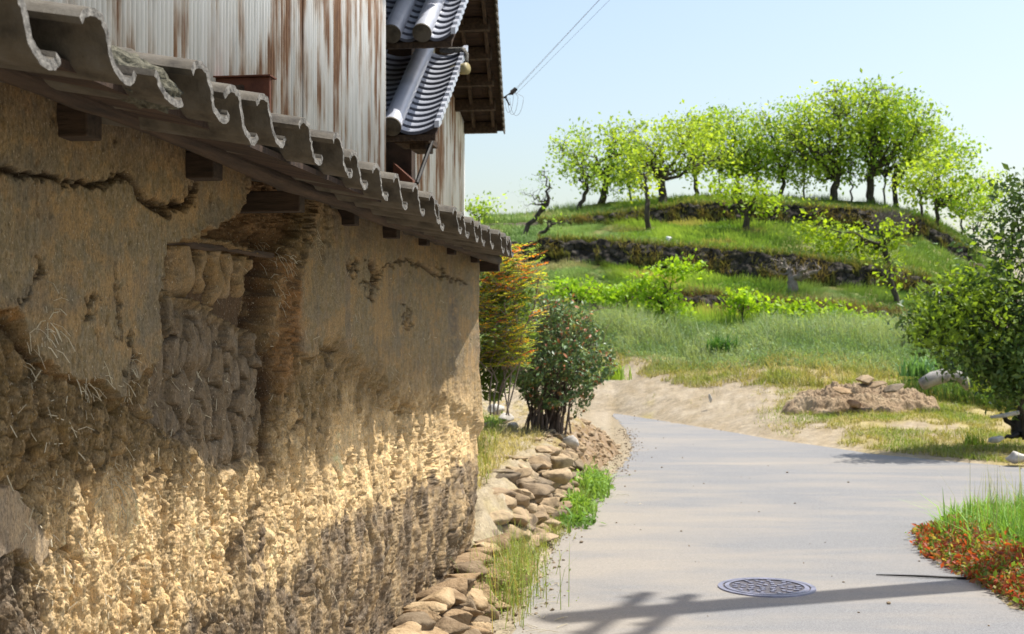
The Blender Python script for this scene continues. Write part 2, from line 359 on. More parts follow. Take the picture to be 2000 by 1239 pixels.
    # plaster left standing at lower left
    sc = sst(0, .01, poly_sd(Uw, Vw, [(-200, 930), (20, 940), (50, 990), (85, 1060), (70, 1120), (30, 1080), (-200, 1200)])*m); d = d*(1-sc)+(.012+gr*.001+e1*.004)*sc
    # foot erodes inwards, corner rounds off
    d = d-.05*sst(-.9, -1.45, Z)+.015*sst(-.2, -.8, Z)
    ce = np.clip((Sg-8.20)/.16, 0, 1); d = d-.13*(1-np.sqrt(np.clip(1-ce**2, 0, 1)))
    d = d+.02*sst(.0, -.7, Z)*sst(6.5, 8, Sg)
    nearfill = Sg < 2.15; d = np.where(nearfill, .02+fbm(Sg*6, Z*6, 2)*.01, d)
    # ---- colour of the mud, with shade painted into the upper core and recesses
    c = lambda *v: np.array(v)[None, None, :]
    k1 = fbm(Sg*2.4, Z*3.6, 201, 5, .62)[..., None]; k2 = fbm(Sf*13, Z*13, 203, 4, .65)[..., None]; k3 = fbm(Sf*70, Z*45, 205, 3, .65)[..., None]
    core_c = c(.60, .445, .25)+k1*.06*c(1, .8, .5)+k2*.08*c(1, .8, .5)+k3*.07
    core_shade = c(.225, .162, .085)+k2*.06*c(1, .75, .5)+k3*.04
    vt = sst(790, 960, V+(U-500)*.25+k1[..., 0]*80)[..., None]; core_c = core_c*vt+(1-vt)*core_shade  # core darkens above the eave shadow line, shade put into the colour
    grey = c(.165, .132, .098)
    pc = c(.24, .188, .112)+k3*.055; och = c(.33, .22, .105)
    pm = sst(-.12, .32, k1+.7*k2)
    pc = pc*(1-pm*.75)+och*pm*.75
    bl = sst(.02, .34, fbm(Sg*3+3, Z*4.5, 207, 5, .65)[..., None]); pc = pc*(1-bl*.42)+c(.165, .145, .118)*bl*.42
    streak = sst(.12, .45, fbm(Sg*9, Z*1.1, 211, 4)[..., None])*sst(560, 640, U)[..., None]; pc = pc*(1-.45*streak)+c(.19, .155, .125)*.45*streak
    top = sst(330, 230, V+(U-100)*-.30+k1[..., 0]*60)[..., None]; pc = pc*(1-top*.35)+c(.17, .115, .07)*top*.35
    mp = np.maximum(mA, mB*(1-roughB*.8))[..., None]
    core_c = core_c*(1-crev[..., None]*.6)*np.clip(1+.32*hair+.30*ridge, .5, 1.5)[..., None]*1.08; pc = pc*(1+.16*hair[..., None])  # crevices darkened, their shade put into the colour
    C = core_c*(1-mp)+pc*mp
    edge = (np.exp(-(sdA/.011)**2)*sst(-.3, .3, e1))[..., None]*(1-mA[..., None]*.6); C = C*(1-edge*.6)+c(.27, .14, .05)*edge*.6
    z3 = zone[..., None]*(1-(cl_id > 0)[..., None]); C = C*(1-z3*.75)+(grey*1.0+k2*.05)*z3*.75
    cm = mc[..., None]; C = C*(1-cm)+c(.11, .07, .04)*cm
    ci = (cl_id > 0)[..., None]; C = np.where(ci, c(.26, .18, .095)+k2*.05, C)
    hm = hol[..., None]; C = C*(1-hm)+(c(.165, .10, .05)+k2*.11*c(1, .65, .35))*hm  # exposed ochre mud, darkened further to paint in the shade of the hollow
    ds_ = (np.exp(-((U-874+e1*8)/9)**2)*sst(520, 600, V)*sst(800, 700, V)*sst(-.5, .3, e2)+.7*np.exp(-((U-690+e1*14)/14)**2)*sst(380, 420, V)*sst(560, 470, V))[..., None]*.6; C = C*(1-ds_)+c(.10, .09, .08)*ds_
    C = C*(1-.6*rt[..., None])+c(.30, .15, .06)*.6*rt[..., None]
    crk = np.maximum(crk, gm*1.1)
    cc = np.clip(crk, 0, 1)[..., None]; C = C*(1-cc*.9)+c(.055, .032, .018)*cc*.9  # cracks and groove painted near black for the shade inside them
    # dark damp mud near the foot
    dk = [(-400, 900), (-10, 985), (30, 1080), (60, 1120), (90, 1239), (120, 1300), (180, 1330), (330, 1239), (345, 1200), (400, 1160), (452, 1170), (458, 1060), (500, 985), (520, 1080), (500, 1130), (560, 1150), (600, 1060), (660, 1010), (720, 985), (760, 985), (800, 945), (850, 935), (880, 905), (925, 890), (985, 910), (985, 1500), (-400, 2500)]
    dm = sst(-.03, .03, poly_sd(U, V, dk)*m+fbm(Sg*8, Z*4, 221, 4, .6)*.07+e2*.03)[..., None]
    patch = sst(-.25, .15, fbm(Sg*5, Z*3.5, 223, 4)[..., None]); dm = dm*(.62+.38*patch)
    C = C*(1-dm*.93)+(c(.15, .118, .088)+k2*.06+k3*.04)*dm*.93
    # fallen-plaster scar, left
    C = C*(1-sc[..., None]*.7)+c(.26, .21, .16)*sc[..., None]*.7
    C = np.clip(C*np.array([1.0, .975, .92]), .01, .75)
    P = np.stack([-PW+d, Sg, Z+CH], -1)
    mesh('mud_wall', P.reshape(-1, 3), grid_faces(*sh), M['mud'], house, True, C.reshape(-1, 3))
    return s, z, P
ws, wz_, WP = build_wall()
def wall_x(s, z):      # surface of the mud at a place
    i = np.searchsorted(wz_, z).clip(0, len(wz_)-1); j = np.searchsorted(ws, s).clip(0, len(ws)-1)
    return WP[i, j, 0]
b = MB(); b.box(-3.2, -PW-.12, .1, 8.26, -.1, 2.25)
b.obj('wall_core', M['dirtwall'], house)
# straw sticking out of the daub
def build_straw():
    V = []; F = []
    for i in range(900):
        px = random.uniform(0, 930); s = s_at(px, PW); Y = xp(s, PW)[2]
        py = random.choice([random.gauss(960, 120), random.gauss(1100, 90), random.gauss(760, 60), random.uniform(500, 1230)])
        if py < 720 and px < 280: continue
        z = (HZ-py)*Y/FPX
        if z < -1.6 or z > .3: continue
        x = wall_x(s, z)+.002; a = random.gauss(math.pi/2, .9); L = random.uniform(.008, .045)*random.choice([.6, 1, 1]); r = random.uniform(.0005, .0013)
        d = Vector((random.uniform(.1, .8), math.cos(a), -abs(math.sin(a)) if random.random() < .7 else math.sin(a))).normalized()
        p0 = Vector((x-.004, s, z+CH)); p1 = p0+d*L*.5; p2 = p0+d*L+Vector((0, random.uniform(-.3, .3), random.uniform(-.3, .2)))*L*.4
        v, f = tube([p0, p1, p2], r, 4); n = len(V); V += v; F += [tuple(q+n for q in g) for g in f]
    for (px, py, n_) in ((548, 500, 40), (600, 470, 16), (60, 640, 18), (48, 700, 16), (160, 760, 22), (235, 745, 16), (235, 940, 26), (545, 560, 20)):     # tufts at torn edges
        s = s_at(px, PW); Y = xp(s, PW)[2]; z = (HZ-py)*Y/FPX
        for k in range(n_):
            ss = s+random.gauss(0, .03); zz = z+random.gauss(0, .03); x = wall_x(ss, zz)
            d = Vector((random.uniform(.3, 1), random.gauss(0, .7), random.gauss(-.3, .6))).normalized(); L = random.uniform(.02, .06)
            p0 = Vector((x-.005, ss, zz+CH)); v, f = tube([p0, p0+d*L*.6, p0+d*L+Vector((0, 0, -.3*L))], random.uniform(.0005, .0011), 4)
            n = len(V); V += v; F += [tuple(q+n for q in g) for g in f]
    tag(mesh('straw', V, F, M['straw'], house, False), kind='stuff')
build_straw()
# wooden ledge across the cavity
def wavy(p0, p1, n, amp, r, sd=0, nn=10):
    p0, p1 = Vector(p0), Vector(p1); rr = random.Random(sd); P = []; Rr = []
    for i in range(n):
        t = i/(n-1); P.append(p0.lerp(p1, t)+Vector((rr.gauss(0, amp), 0, rr.gauss(0, amp)))); Rr.append(r*rr.uniform(.86, 1.14))
    return tube(P, Rr, nn)
def zat(px, py, p): s = s_at(px, p); return s, CH+(HZ-py)*xp(s, p)[2]/FPX
s0, z0 = zat(338, 470, PW-.01); s1, z1 = zat(548, 498, PW-.02)
mesh('ledge_stick', *(lambda v, f: (v, f))(*wavy((-PW-.03, s0, z0), (-PW-.012, s1, z1), 7, .003, .011, 4, 6)), M['wood'], house, False)
# purlin log under the eaves
s0, z0 = zat(-60, 98, 1.22); P = []; Rr = []
for px, py, r in ((-200, 60, .026), (-60, 108, .026), (30, 142, .026), (90, 166, .025), (150, 192, .025), (215, 210, .027), (300, 245, .026), (370, 275, .026), (430, 300, .027), (500, 332, .028), (560, 358, .029), (600, 372, .026), (680, 398, .028), (750, 428, .031), (800, 442, .028), (850, 462, .031), (900, 482, .031), (945, 499, .034), (972, 508, .032)):
    s, z = zat(px, py, 1.27); P.append((-1.27, s, z)); Rr.append(r*.95)
mesh('purlin', *tube(P, Rr, 14), M['wood'], house, True)
# bracket ends carrying it
for px0, px1, py0, py1, xo in ((120, 200, 212, 276, 1.26), (-60, -10, 330, 395, 1.40), (362, 436, 302, 354, 1.25), (455, 596, 376, 416, 1.22), (655, 702, 410, 442, 1.24), (735, 782, 436, 467, 1.24), (802, 840, 456, 481, 1.24), (858, 892, 476, 498, 1.24), (903, 937, 492, 514, 1.24), (934, 977, 511, 531, 1.20)):
    sb = s_at(px0, 1.415); xo = min(1.39, sb*math.tan(TH-math.atan((px1-14-1000)/FPX))); xo = max(xo, 1.27)
    s, zb = zat(px1, py1, xo); zt = CH+(HZ-py0)*xp(s, xo)[2]/FPX
    wd = .075 if px1-px0 < 120 else .06
    bb = MB(); bb.box(-1.62, -xo, s-wd, s, zb, zt); bevel(bb.obj('bracket', M['endwood'], house), .004)
# batten board under the tiles, set back
bb = MB(); 
P0 = [(-1.18, .6, zat(0, 0, 1.18)[1])]
bb.V = []; 
EP = 1.0; EZ = CH+.468          # underside of the tile troughs at the eave
sl_ = .20             # roof slope
def roofpt(x, s, dz=0.): return (x, s, EZ+(-EP-x)*sl_+dz)
bb.add([roofpt(-1.08, .2, -.006), roofpt(-1.08, 7.5, -.006), roofpt(-2.02, 7.5, -.006), roofpt(-2.02, .2, -.006), roofpt(-1.08, .2, -.022), roofpt(-1.08, 7.5, -.022), roofpt(-2.02, 7.5, -.022), roofpt(-2.02, .2, -.022)],
       [(0, 1, 2, 3), (7, 6, 5, 4), (0, 4, 5, 1), (1, 5, 6, 2), (2, 6, 7, 3), (3, 7, 4, 0)])
bb.obj('roof_boarding', M['darkwood'], house)
# unseen plate behind the last tile, added to shade the wall end
pe = lambda s_: s_*math.tan(TH+R(.16))
V = []
for dz in (0, .045):
    for (s_, p_) in ((6.95, pe(6.95)), (8.55, pe(8.55)), (8.55, 2.0), (6.95, 2.0)): V.append((-p_, s_, EZ+.012+(p_-EP)*sl_+dz))
mesh('end_shade_plate', V, [(0, 1, 2, 3), (7, 6, 5, 4), (0, 4, 5, 1), (1, 5, 6, 2), (2, 6, 7, 3), (3, 7, 4, 0)], M['darkwood'], house, False)
# eave tiles
PROF = [(-.045, .076), (-.030, .092), (-.010, .101), (.012, .103), (.030, .098), (.044, .084), (.054, .062), (.066, .038), (.084, .018), (.108, .006), (.135, .001), (.158, .004), (.174, .014), (.182, .030)]
def prof_band(prof, th):
    """closed outline of a bent sheet of thickness th"""
    n = len(prof); top = []; 
    for i in range(n):
        a = prof[max(i-1, 0)]; c = prof[min(i+1, n-1)]; tx, tz = c[0]-a[0], c[1]-a[1]; l = math.hypot(tx, tz)
        top.append((prof[i][0]-tz/l*th, prof[i][1]+tx/l*th))
    return prof, top
def tile_mesh(seed, x0=-1.0, L=.46, broken=False, sc=.91, nx=7, tilt=0.):
    rr = random.Random(seed); pr = [(u*sc, z*sc) for u, z in PROF]
    if broken: pr = [(u, z*.45+.0) for u, z in pr if u > .02]
    fine = []
    for a, c in zip(pr[:-1], pr[1:]):
        for k in range(3): t = k/3; fine.append((a[0]+(c[0]-a[0])*t, a[1]+(c[1]-a[1])*t))
    fine.append(pr[-1]); th = .0125*rr.uniform(1.05, 1.4)
    lo, hi = prof_band(fine, th)
    # thicken the lip
    n = len(lo); V = []; F = []; FM = []
    jf = fbm(np.arange(n)*.22+seed*7.3, np.zeros(n)+seed, seed, 3, .65)*.0055
    for k in range(nx+1):
        t = k/nx; x = x0-L*t
        for ring in (lo, hi):
            for i, (u, z) in enumerate(ring):
                V.append((x+jf[i]*(k == 0), u, z+(x0-x)*sl_*.8+tilt*u+(jf[n-1-i]*.25 if k == 0 else 0)))
    W = 2*n
    for k in range(nx):
        a, c = k*W, (k+1)*W
        for i in range(n-1):
            F.append((a+i, a+i+1, c+i+1, c+i)); FM.append(0)
            F.append((a+n+i+1, a+n+i, c+n+i, c+n+i+1)); FM.append(0)
        F.append((a, c, c+n, a+n)); FM.append(0); F.append((a+n-1, a+2*n-1, c+2*n-1, c+n-1)); FM.append(1)
    for i in range(n-1):
        F.append((i, i+n, i+n+1, i+1)); FM.append(1)
        a = nx*W; F.append((a+i, a+i+1, a+n+i+1, a+n+i)); FM.append(0)
    return V, F, FM
# crest corner of each tile as the photo shows it (px), then even spacing
crest_px = [(-330, -215), (-160, -105), (34, -12), (200, 38), (305, 92), (405, 138), (462, 184), (516, 198), (596, 243), (667, 272)]
ss = []
for px, py in crest_px: s, z = zat(px, py, EP); ss.append((s, z))
sl2 = [s for s, z in ss]
k = 0
spots = []
for i, (s, z) in enumerate(ss): spots.append((s-.032, z-.0955, i == 4))
s = ss[-1][0]; 
tz_far = [(735, 322), (780, 347), (805, 360), (822, 370), (850, 390), (868, 402), (890, 410), (905, 420), (922, 428), (935, 436), (946, 438), (960, 446), (970, 452), (982, 460), (996, 466)]
s_end = s_at(1000, EP); ns = int(round((s_end-s)/.247)); 
for i in range(1, ns+1):
    t = s+(s_end-s)*i/ns; px = xp(t, EP)[0]; py = np.interp(px, [a for a, c in tz_far], [c for a, c in tz_far]); py = np.interp(px, [667, 735, 805, 868, 935, 1000], [275, 322, 362, 402, 436, 468])
    z = CH+(HZ-py)*xp(t, EP)[2]/FPX
    spots.append((t-.032, z-.0955, False))
for i, (s, z, br) in enumerate(spots):
    V, F, FM = tile_mesh(i, broken=br, tilt=random.uniform(-.05, .02) if i > 4 else 0, x0=-EP+(.0 if i < 4 else random.gauss(0, .011)))
    V = [(x, y+s, zz+z) for x, y, zz in V]
    o = mesh('eave_tile', V, F, None, house, True, mats=[M['tile'], M['tile_edge']], fmat=FM)
    m_ = o.modifiers.new('e', 'EDGE_SPLIT'); m_.split_angle = R(50)
    if br: tag(o, 'broken eave tile with its roll snapped off')
# crumbled moss bed where the tile broke
s, z = zat(262, 128, 1.10)
bmv = []; ico = bmesh.new(); bmesh.ops.create_icosphere(ico, subdivisions=4, radius=1)
ICO_V = np.array([v.co[:] for v in ico.verts]); ICO_F = np.array([[v.index for v in f.verts] for f in ico.faces]); ico.free()
ico = bmesh.new(); bmesh.ops.create_icosphere(ico, subdivisions=3, radius=1)
ICO3_V = np.array([v.co[:] for v in ico.verts]); ICO3_F = np.array([[v.index for v in f.verts] for f in ico.faces]); ico.free()
v = ICO_V.copy(); nz = fbm(v[:, 0]*6+v[:, 2]*3, v[:, 1]*6, 3, 5, .75)
v = v*(1+nz[:, None]*.35)*np.array([.12, .105, .045]); ca, sa = math.cos(.45), math.sin(.45)
v = np.stack([v[:, 0]*ca+v[:, 2]*sa, v[:, 1], v[:, 2]*ca-v[:, 0]*sa], -1)+np.array([-1.12, s+.0, z-.02])
mesh('moss_bed', v, ICO_F, M['moss'], house)
# upper courses of the same roof
V = []; F = []; n = 0
for row in range(1, 4):
    for i in range(-1, 27):
        s = 1.2+.247*i
        if s > 7.5: continue
        v, f, fm = tile_mesh(row*100+i, x0=-EP-.24*row, L=.27, nx=1); v = [(x, y+s, z+EZ+.24*row*sl_+.012) for x, y, z in v]
        V += v; F += [tuple(q+n for q in g) for g in f]; n = len(V)
mesh('upper_tile_courses', V, F, M['tile'], house, True)
# corrugated cladding above the roof
def corrugated(name, x, s0, s1, z0, z1, mat, parent, pitch=.038, amp=.011, axis='s', zf=None, per=9, nz=2):
    ns_ = int((s1-s0)/pitch*per)+1; s = np.linspace(s0, s1, ns_); t = np.linspace(0, 1, nz)
    Sg, T = np.meshgrid(s, t)
    Zt = z1 if zf is None else zf(Sg); Z = z0+(Zt-z0)*T
    X = x+amp*np.sin(2*np.pi*Sg/pitch)
    o = mesh(name, np.stack([X, Sg, Z], -1).reshape(-1, 3), grid_faces(*Sg.shape), mat, parent)
    m_ = o.modifiers.new('t', 'SOLIDIFY'); m_.thickness = .0012; m_.offset = 0; return o
seams = [.8, 1.7] + [s_at(a, 2.0) for a in (70, 274, 408, 582, 690)] + [s_at(745, 2.0)]
for i, (a, c) in enumerate(zip(seams[:-1], seams[1:])):
    corrugated('corrugated_sheet', -2.0+.004*(i % 3)+.003*i, a-.015, c, 2.25+.0, 4.9, M['corr'], house, nz=3)
SE = seams[-1]
bb = MB(); bb.box(-2.02, -1.985, SE-.012, SE+.012, 2.2, 4.9); bb.obj('corner_strip', M['corr'], house)
bb = MB(); bb.box(-4.5, -2.03, .8, SE-.02, 2.0, 4.88); bb.obj('upper_wall', M['darkwood'], house)
# rusty patch plate and opening under it
bb = MB(); zt = CH+1.07
bb.box(-2.02, -1.742, 5.07, 5.09, 2.2, zt); bevel(bb.obj('rusty_box', M['rustplate'], house), .004)
bb = MB(); bb.box(-2.02, -1.735, 5.055, 5.14, zt+.001, zt+.007); bb.obj('rusty_lid', M['rustplate'], house)
bb = MB(); bb.box(-1.985, -1.85, 5.045, 5.066, zt-.075, zt-.035); bb.obj('nailed_board', M['wood'], house)
# foundation stones under the foot of the wall
def rock(seed, size, planes=7, rough=.10, V0=None, F0=None, lim=(.55, .9)):
    r = np.random.default_rng(seed); v = (ICO3_V if V0 is None else V0).copy()
    for _ in range(planes+5):
        n = r.normal(size=3); n /= np.linalg.norm(n); q = r.uniform(*lim)*.88; dd = v@n
        v = v-np.outer(np.clip(dd-q, 0, None)*.97, n)
    v = v/np.abs(v).max(0)
    o = r.uniform(0, 50); nz = fbm(v[:, 0]*2.2+o, v[:, 1]*2.2+v[:, 2]*1.7, seed, 4, .65)
    nz = nz+.35*fbm(v[:, 0]*7+o, v[:, 1]*7+v[:, 2]*6, seed+1, 2)
    return v*(1+nz[:, None]*rough)*np.array(size)
def rotz(v, a): c, s_ = math.cos(a), math.sin(a); return np.stack([v[:, 0]*c-v[:, 1]*s_, v[:, 0]*s_+v[:, 1]*c, v[:, 2]], -1)
r_ = random.Random(5)
for row in range(3):
    s = 4.6+.1*row
    while s < 8.5:
        L = r_.uniform(.10, .25); hgt = r_.uniform(.05, .085)
        v = rotz(rock(int(s*1000)+row, (r_.uniform(.09, .16), L*.62, hgt*.85), 10, .12, lim=(.45, .8)), r_.uniform(-.2, .2))+np.array([-1.36+.09*(2-row)+r_.uniform(-.03, .03), s+L/2, .03+.085*row])
        mesh('foundation_stone', v, ICO3_F, M['footstone'], house); s += L*1.05

# ------------------------------------------------------------------ the second building: gable clad in iron, two small tiled roofs, deep verge
b2 = empty('farm_building', (0, 0, 0), -TH, 'farm building beyond the storehouse with small silvery tiled roofs and a deep wooden overhang', 'building')
GP = 2.35; se = s_at(903, GP)
corrugated('corrugated_sheet', -GP, 9.85, 11.3, 2.3, 6.0, M['corr2'], b2, nz=3)
corrugated('corrugated_sheet', -GP+.008, 11.28, se, 2.3, 6.0, M['corr2'], b2, nz=3)
bb = MB(); bb.box(-GP-.02, -GP+.02, se-.01, se+.03, 2.1, 5.0); bb.obj('corner_strip', M['corr2'], b2)
bb = MB(); bb.box(-6, -GP-.04, 9.9, se-.02, 0, 5.2); bb.obj('inner_wall', M['darkwood'], b2)
bb = MB(); bb.box(-6, -2.20, 9.76, 9.9, 0, 6.2); bb.obj('recess_wall', M['darkwood'], b2)
def silver_roof(name, s_lo, z_lo, s_hi, z_hi, cyl_p, verge_p, left_p, nc, cr=.066, cyl_over=.06):
    root = bpy.data.objects.new(name, None); link(root, b2)
    edges = [left_p]+sorted(cyl_p, reverse=True)+[verge_p]      # p decreasing to the right
    V = []; F = []; FM = []; V2 = []; F2 = []
    for a, c in zip(edges[:-1], edges[1:]):
        last = c == verge_p; m = 12
        for k in range(nc):
            t0, t1 = k/nc, (k+1.35)/nc
            s0, s1 = s_lo+(s_hi-s_lo)*t0, s_lo+(s_hi-s_lo)*t1; z0, z1 = z_lo+(z_hi-z_lo)*t0+.020, z_lo+(z_hi-z_lo)*t1-.006
            n = len(V)
            for (s, z) in ((s0, z0-.022), (s0, z0), (s1, z1)):
                for i in range(m+1):
                    u = i/m; q = (2*u-1)**2; zz = -.055*(1-q) if not last else -.055*(1-((u*1.0-.45)/.55)**2 if u > .45 else 1-((.45-u)/.45)**2)
                    V.append((-(a+(c-a)*u), s, z+zz))
            for r in range(2):
                for i in range(m): F.append((n+r*(m+1)+i, n+r*(m+1)+i+1, n+(r+1)*(m+1)+i+1, n+(r+1)*(m+1)+i)); FM.append(1 if r == 0 else 0)
            if last:        # little upstands of the verge, one per course
                n2 = len(V2); w_ = .020
                for (s, z) in ((s0-.004, z0), (s1, z1)):
                    V2 += [(-(c+.012), s, z-.03), (-(c-w_), s, z-.03), (-(c-w_), s, z+.016), (-(c+.012), s, z+.016)]
                F2 += [(n2, n2+1, n2+2, n2+3), (n2+1, n2+5, n2+6, n2+2), (n2+3, n2+2, n2+6, n2+7), (n2, n2+3, n2+7, n2+4), (n2+4, n2+7, n2+6, n2+5), (n2, n2+4, n2+5, n2+1)]
    mesh('pan_tiles', V, F, None, root, True, mats=[M['silver_tile'], M['dark_tile_shade']], fmat=FM)  # dark front edges are the painted shade of each course
    mesh('verge_tiles', V2, F2, M['silver_tile'], root, False)
    dv = Vector((0, s_hi-s_lo, z_hi-z_lo)).normalized()
    for p in cyl_p:
        a = Vector((-p, s_lo, z_lo+.03))-dv*cyl_over; c = Vector((-p, s_hi, z_hi+.03))
        o = mesh('round_tile', *tube([a, c], cr, 28, False), M['silver_tile'], root)
        ring = []; 
        disc = MB(); disc.tube([a-dv*.006, a+dv*.01], [cr*1.03]*2, 28); disc.tube([a-dv*.011, a-dv*.004], [cr*.80]*2, 28); disc.tube([a-dv*.014, a-dv*.004], [cr*.45]*2, 20)
        disc.obj('end_cap', M['tile'], o, False)
    bb = MB(); bb.box(-left_p, -verge_p-.01, s_lo+.01, s_lo+.04, z_lo-.095, z_lo-.055)
    bb.obj('eave_board', M['wood'], root)
    bb = MB(); bb.add([(-left_p, s_lo+.04, z_lo-.075), (-verge_p-.02, s_lo+.04, z_lo-.075), (-verge_p-.02, s_hi, z_hi-.075), (-left_p, s_hi, z_hi-.075), (-left_p, s_lo+.04, z_lo-.095), (-verge_p-.02, s_lo+.04, z_lo-.095), (-verge_p-.02, s_hi, z_hi-.095), (-left_p, s_hi, z_hi-.095)],
                      [(0, 1, 2, 3), (7, 6, 5, 4), (0, 4, 5, 1), (1, 5, 6, 2), (2, 6, 7, 3), (3, 7, 4, 0)]); bb.obj('roof_boards', M['darkwood'], root)
    return root
def sp(px, py, s):     # p and z seen at a pixel when it lies at distance s along the wall
    p = s*math.tan(TH-math.atan((px-1000)/FPX)); return p, CH+(HZ-py)*(s*cT+p*sT)/FPX
pv, zl = sp(852, 262, 8.6); pv2, zh = sp(898, 105, 9.7)
pc, _ = sp(764, 240, 8.55); pc2, _ = sp(855, 95, 9.6)
silver_roof('lower_tiled_roof', 8.6, zl+.055, 9.7, zh+.04, [pc, pc+.37], pv, 2.9, 15, .068)
pv, zl = sp(884, 78, 8.75); pca, _ = sp(824, 55, 8.7); pcb, _ = sp(764, 65, 8.7)
silver_roof('upper_tiled_roof', 8.75, zl+.05, 9.95, zl+.95, [pca, pcb, pcb+.24], pv, 2.9, 15, .066)
# ridge end, gutter, strut, eave beam
def pt(px, py, s): p, z = sp(px, py, s); return (-p, s, z)
def boxpx(name, mat, px0, py0, px1, py1, s, dep, parent=b2, bv=.004):
    a = pt(px0, py1, s); c = pt(px1, py0, s); bb = MB(); bb.box(a[0], c[0], s, s+dep, a[2], c[2]); return bevel(bb.obj(name, mat, parent), bv)
mesh('strut', *tube([pt(884, 162, 9.2), pt(814, 358, 8.55)], .015, 8), M['black'], b2, False)
boxpx('eave_beam', M['wood'], 770, 264, 838, 280, 8.72, .3)
boxpx('corbel', M['wood'], 800, 278, 832, 292, 8.74, .25)
o = mesh('gutter_end', *tube([pt(880, 138, 9.5), pt(912, 134, 9.42)], [.03, .045], 18), vary('brass_gutter', (.20, .17, .08), (.34, .28, .13), 6, .5, 0), b2, True)
bb = MB(); bb.tube([pt(862, 99, 9.75), pt(904, 98, 9.6)], .022, 12); bb.tube([pt(904, 98, 9.6), pt(911, 106, 9.56), pt(912, 128, 9.52)], [.022, .018, .010], 10); bb.obj('ridge_end', M['tile_edge'], b2, True)
# window opening with a slanted corrugated apron
a = pt(768, 318, 9.6); c_ = pt(806, 352, 9.6); zb = 2.4
mesh('apron_sheet', [(a[0], 9.6, zb), (c_[0], 9.6, zb), (c_[0], 9.6, c_[2]), (a[0], 9.6, a[2]), (a[0], 9.75, zb), (c_[0], 9.75, zb), (c_[0], 9.75, c_[2]), (a[0], 9.75, a[2])], [(0, 1, 2, 3), (5, 4, 7, 6), (3, 2, 6, 7), (1, 5, 6, 2), (4, 0, 3, 7), (0, 4, 5, 1)], M['rustplate'], b2, False)
# main roof over the gable: boarding, rafters, verge tiles
SF = 12.8
RZ = lambda s: pt(980, 240, SF)[2]-.05+.30*(SF-s)
RX = lambda s: -1.95+(SF-s)*.122
V = []; F = []
for s in np.linspace(7.25, SF, 12):
    V += [(-4.5, s, RZ(s)+.05), (RX(s), s, RZ(s)+.05), (RX(s), s, RZ(s)+.075), (-4.5, s, RZ(s)+.075)]
k = len(V)//4
for i in range(k-1):
    for j in range(4): F.append((i*4+j, i*4+(j+1) % 4, (i+1)*4+(j+1) % 4, (i+1)*4+j))
F += [(3, 2, 1, 0), tuple((k-1)*4+j for j in range(4))]
mesh('roof_boards', V, F, M['darkwood'], b2, False)
for i, s in enumerate(np.arange(7.5, SF+.02, .48)):
    bb = MB(); z = RZ(s)-.01; bb.box(-2.7, RX(s)-.05, s-.04, s+.04, z-.05, z+.055); bb.obj('verge_beam', M['wood'], b2)
bb = MB()
for k in range(2):
    a, c = (7.25, SF+.02); dx = -.10-.20*k
    V = [(RX(a)+dx, a, RZ(a)-.03), (RX(a)+dx+.03, a, RZ(a)-.03), (RX(a)+dx+.03, a, RZ(a)+.05), (RX(a)+dx, a, RZ(a)+.05), (RX(c)+dx, c, RZ(c)-.03), (RX(c)+dx+.03, c, RZ(c)-.03), (RX(c)+dx+.03, c, RZ(c)+.05), (RX(c)+dx, c, RZ(c)+.05)]
    bb.add(V, [(3, 2, 1, 0), (0, 1, 5, 4), (1, 2, 6, 5), (2, 3, 7, 6), (3, 0, 4, 7), (4, 5, 6, 7)])
bb.obj('barge_board', M['wood'], b2)
bb = MB(); bb.box(-2.7, RX(SF)+.01, SF, SF+.04, RZ(SF)-.03, RZ(SF)+.06); bb.obj('eave_fascia', M['darkwood'], b2)
V = []; F = []; n = 0
for s in np.arange(7.3, SF+.06, .125):     # stepped verge tiles
    x = RX(s)+.02; z = RZ(s)
    v = [(x-.12, s-.01, z+.08), (x, s-.01, z+.08), (x, s-.01, z-.015), (x-.012, s-.01, z-.015), (x-.012, s-.01, z+.066), (x-.12, s-.01, z+.066)]
    v += [(a, c+.118, d-.035) for a, c, d in v]; V += v
    F += [(n+5, n+4, n+3, n+2, n+1, n), tuple(range(n+6, n+12))]+[(n+j, n+(j+1) % 6, n+6+(j+1) % 6, n+6+j) for j in range(6)]; n = len(V)
mesh('verge_tile_row', V, F, M['tile'], b2, False)
V = []
for s in (7.2, SF+.07): V += [(-4.5, s, RZ(s)+.078), (RX(s)-.1, s, RZ(s)+.078), (RX(s)-.1, s, RZ(s)+.12), (-4.5, s, RZ(s)+.12)]
mesh('roof_covering', V, [(3, 2, 1, 0), (0, 1, 5, 4), (1, 2, 6, 5), (2, 3, 7, 6), (3, 0, 4, 7), (4, 5, 6, 7)], M['dark_tile_shade'], b2, False)

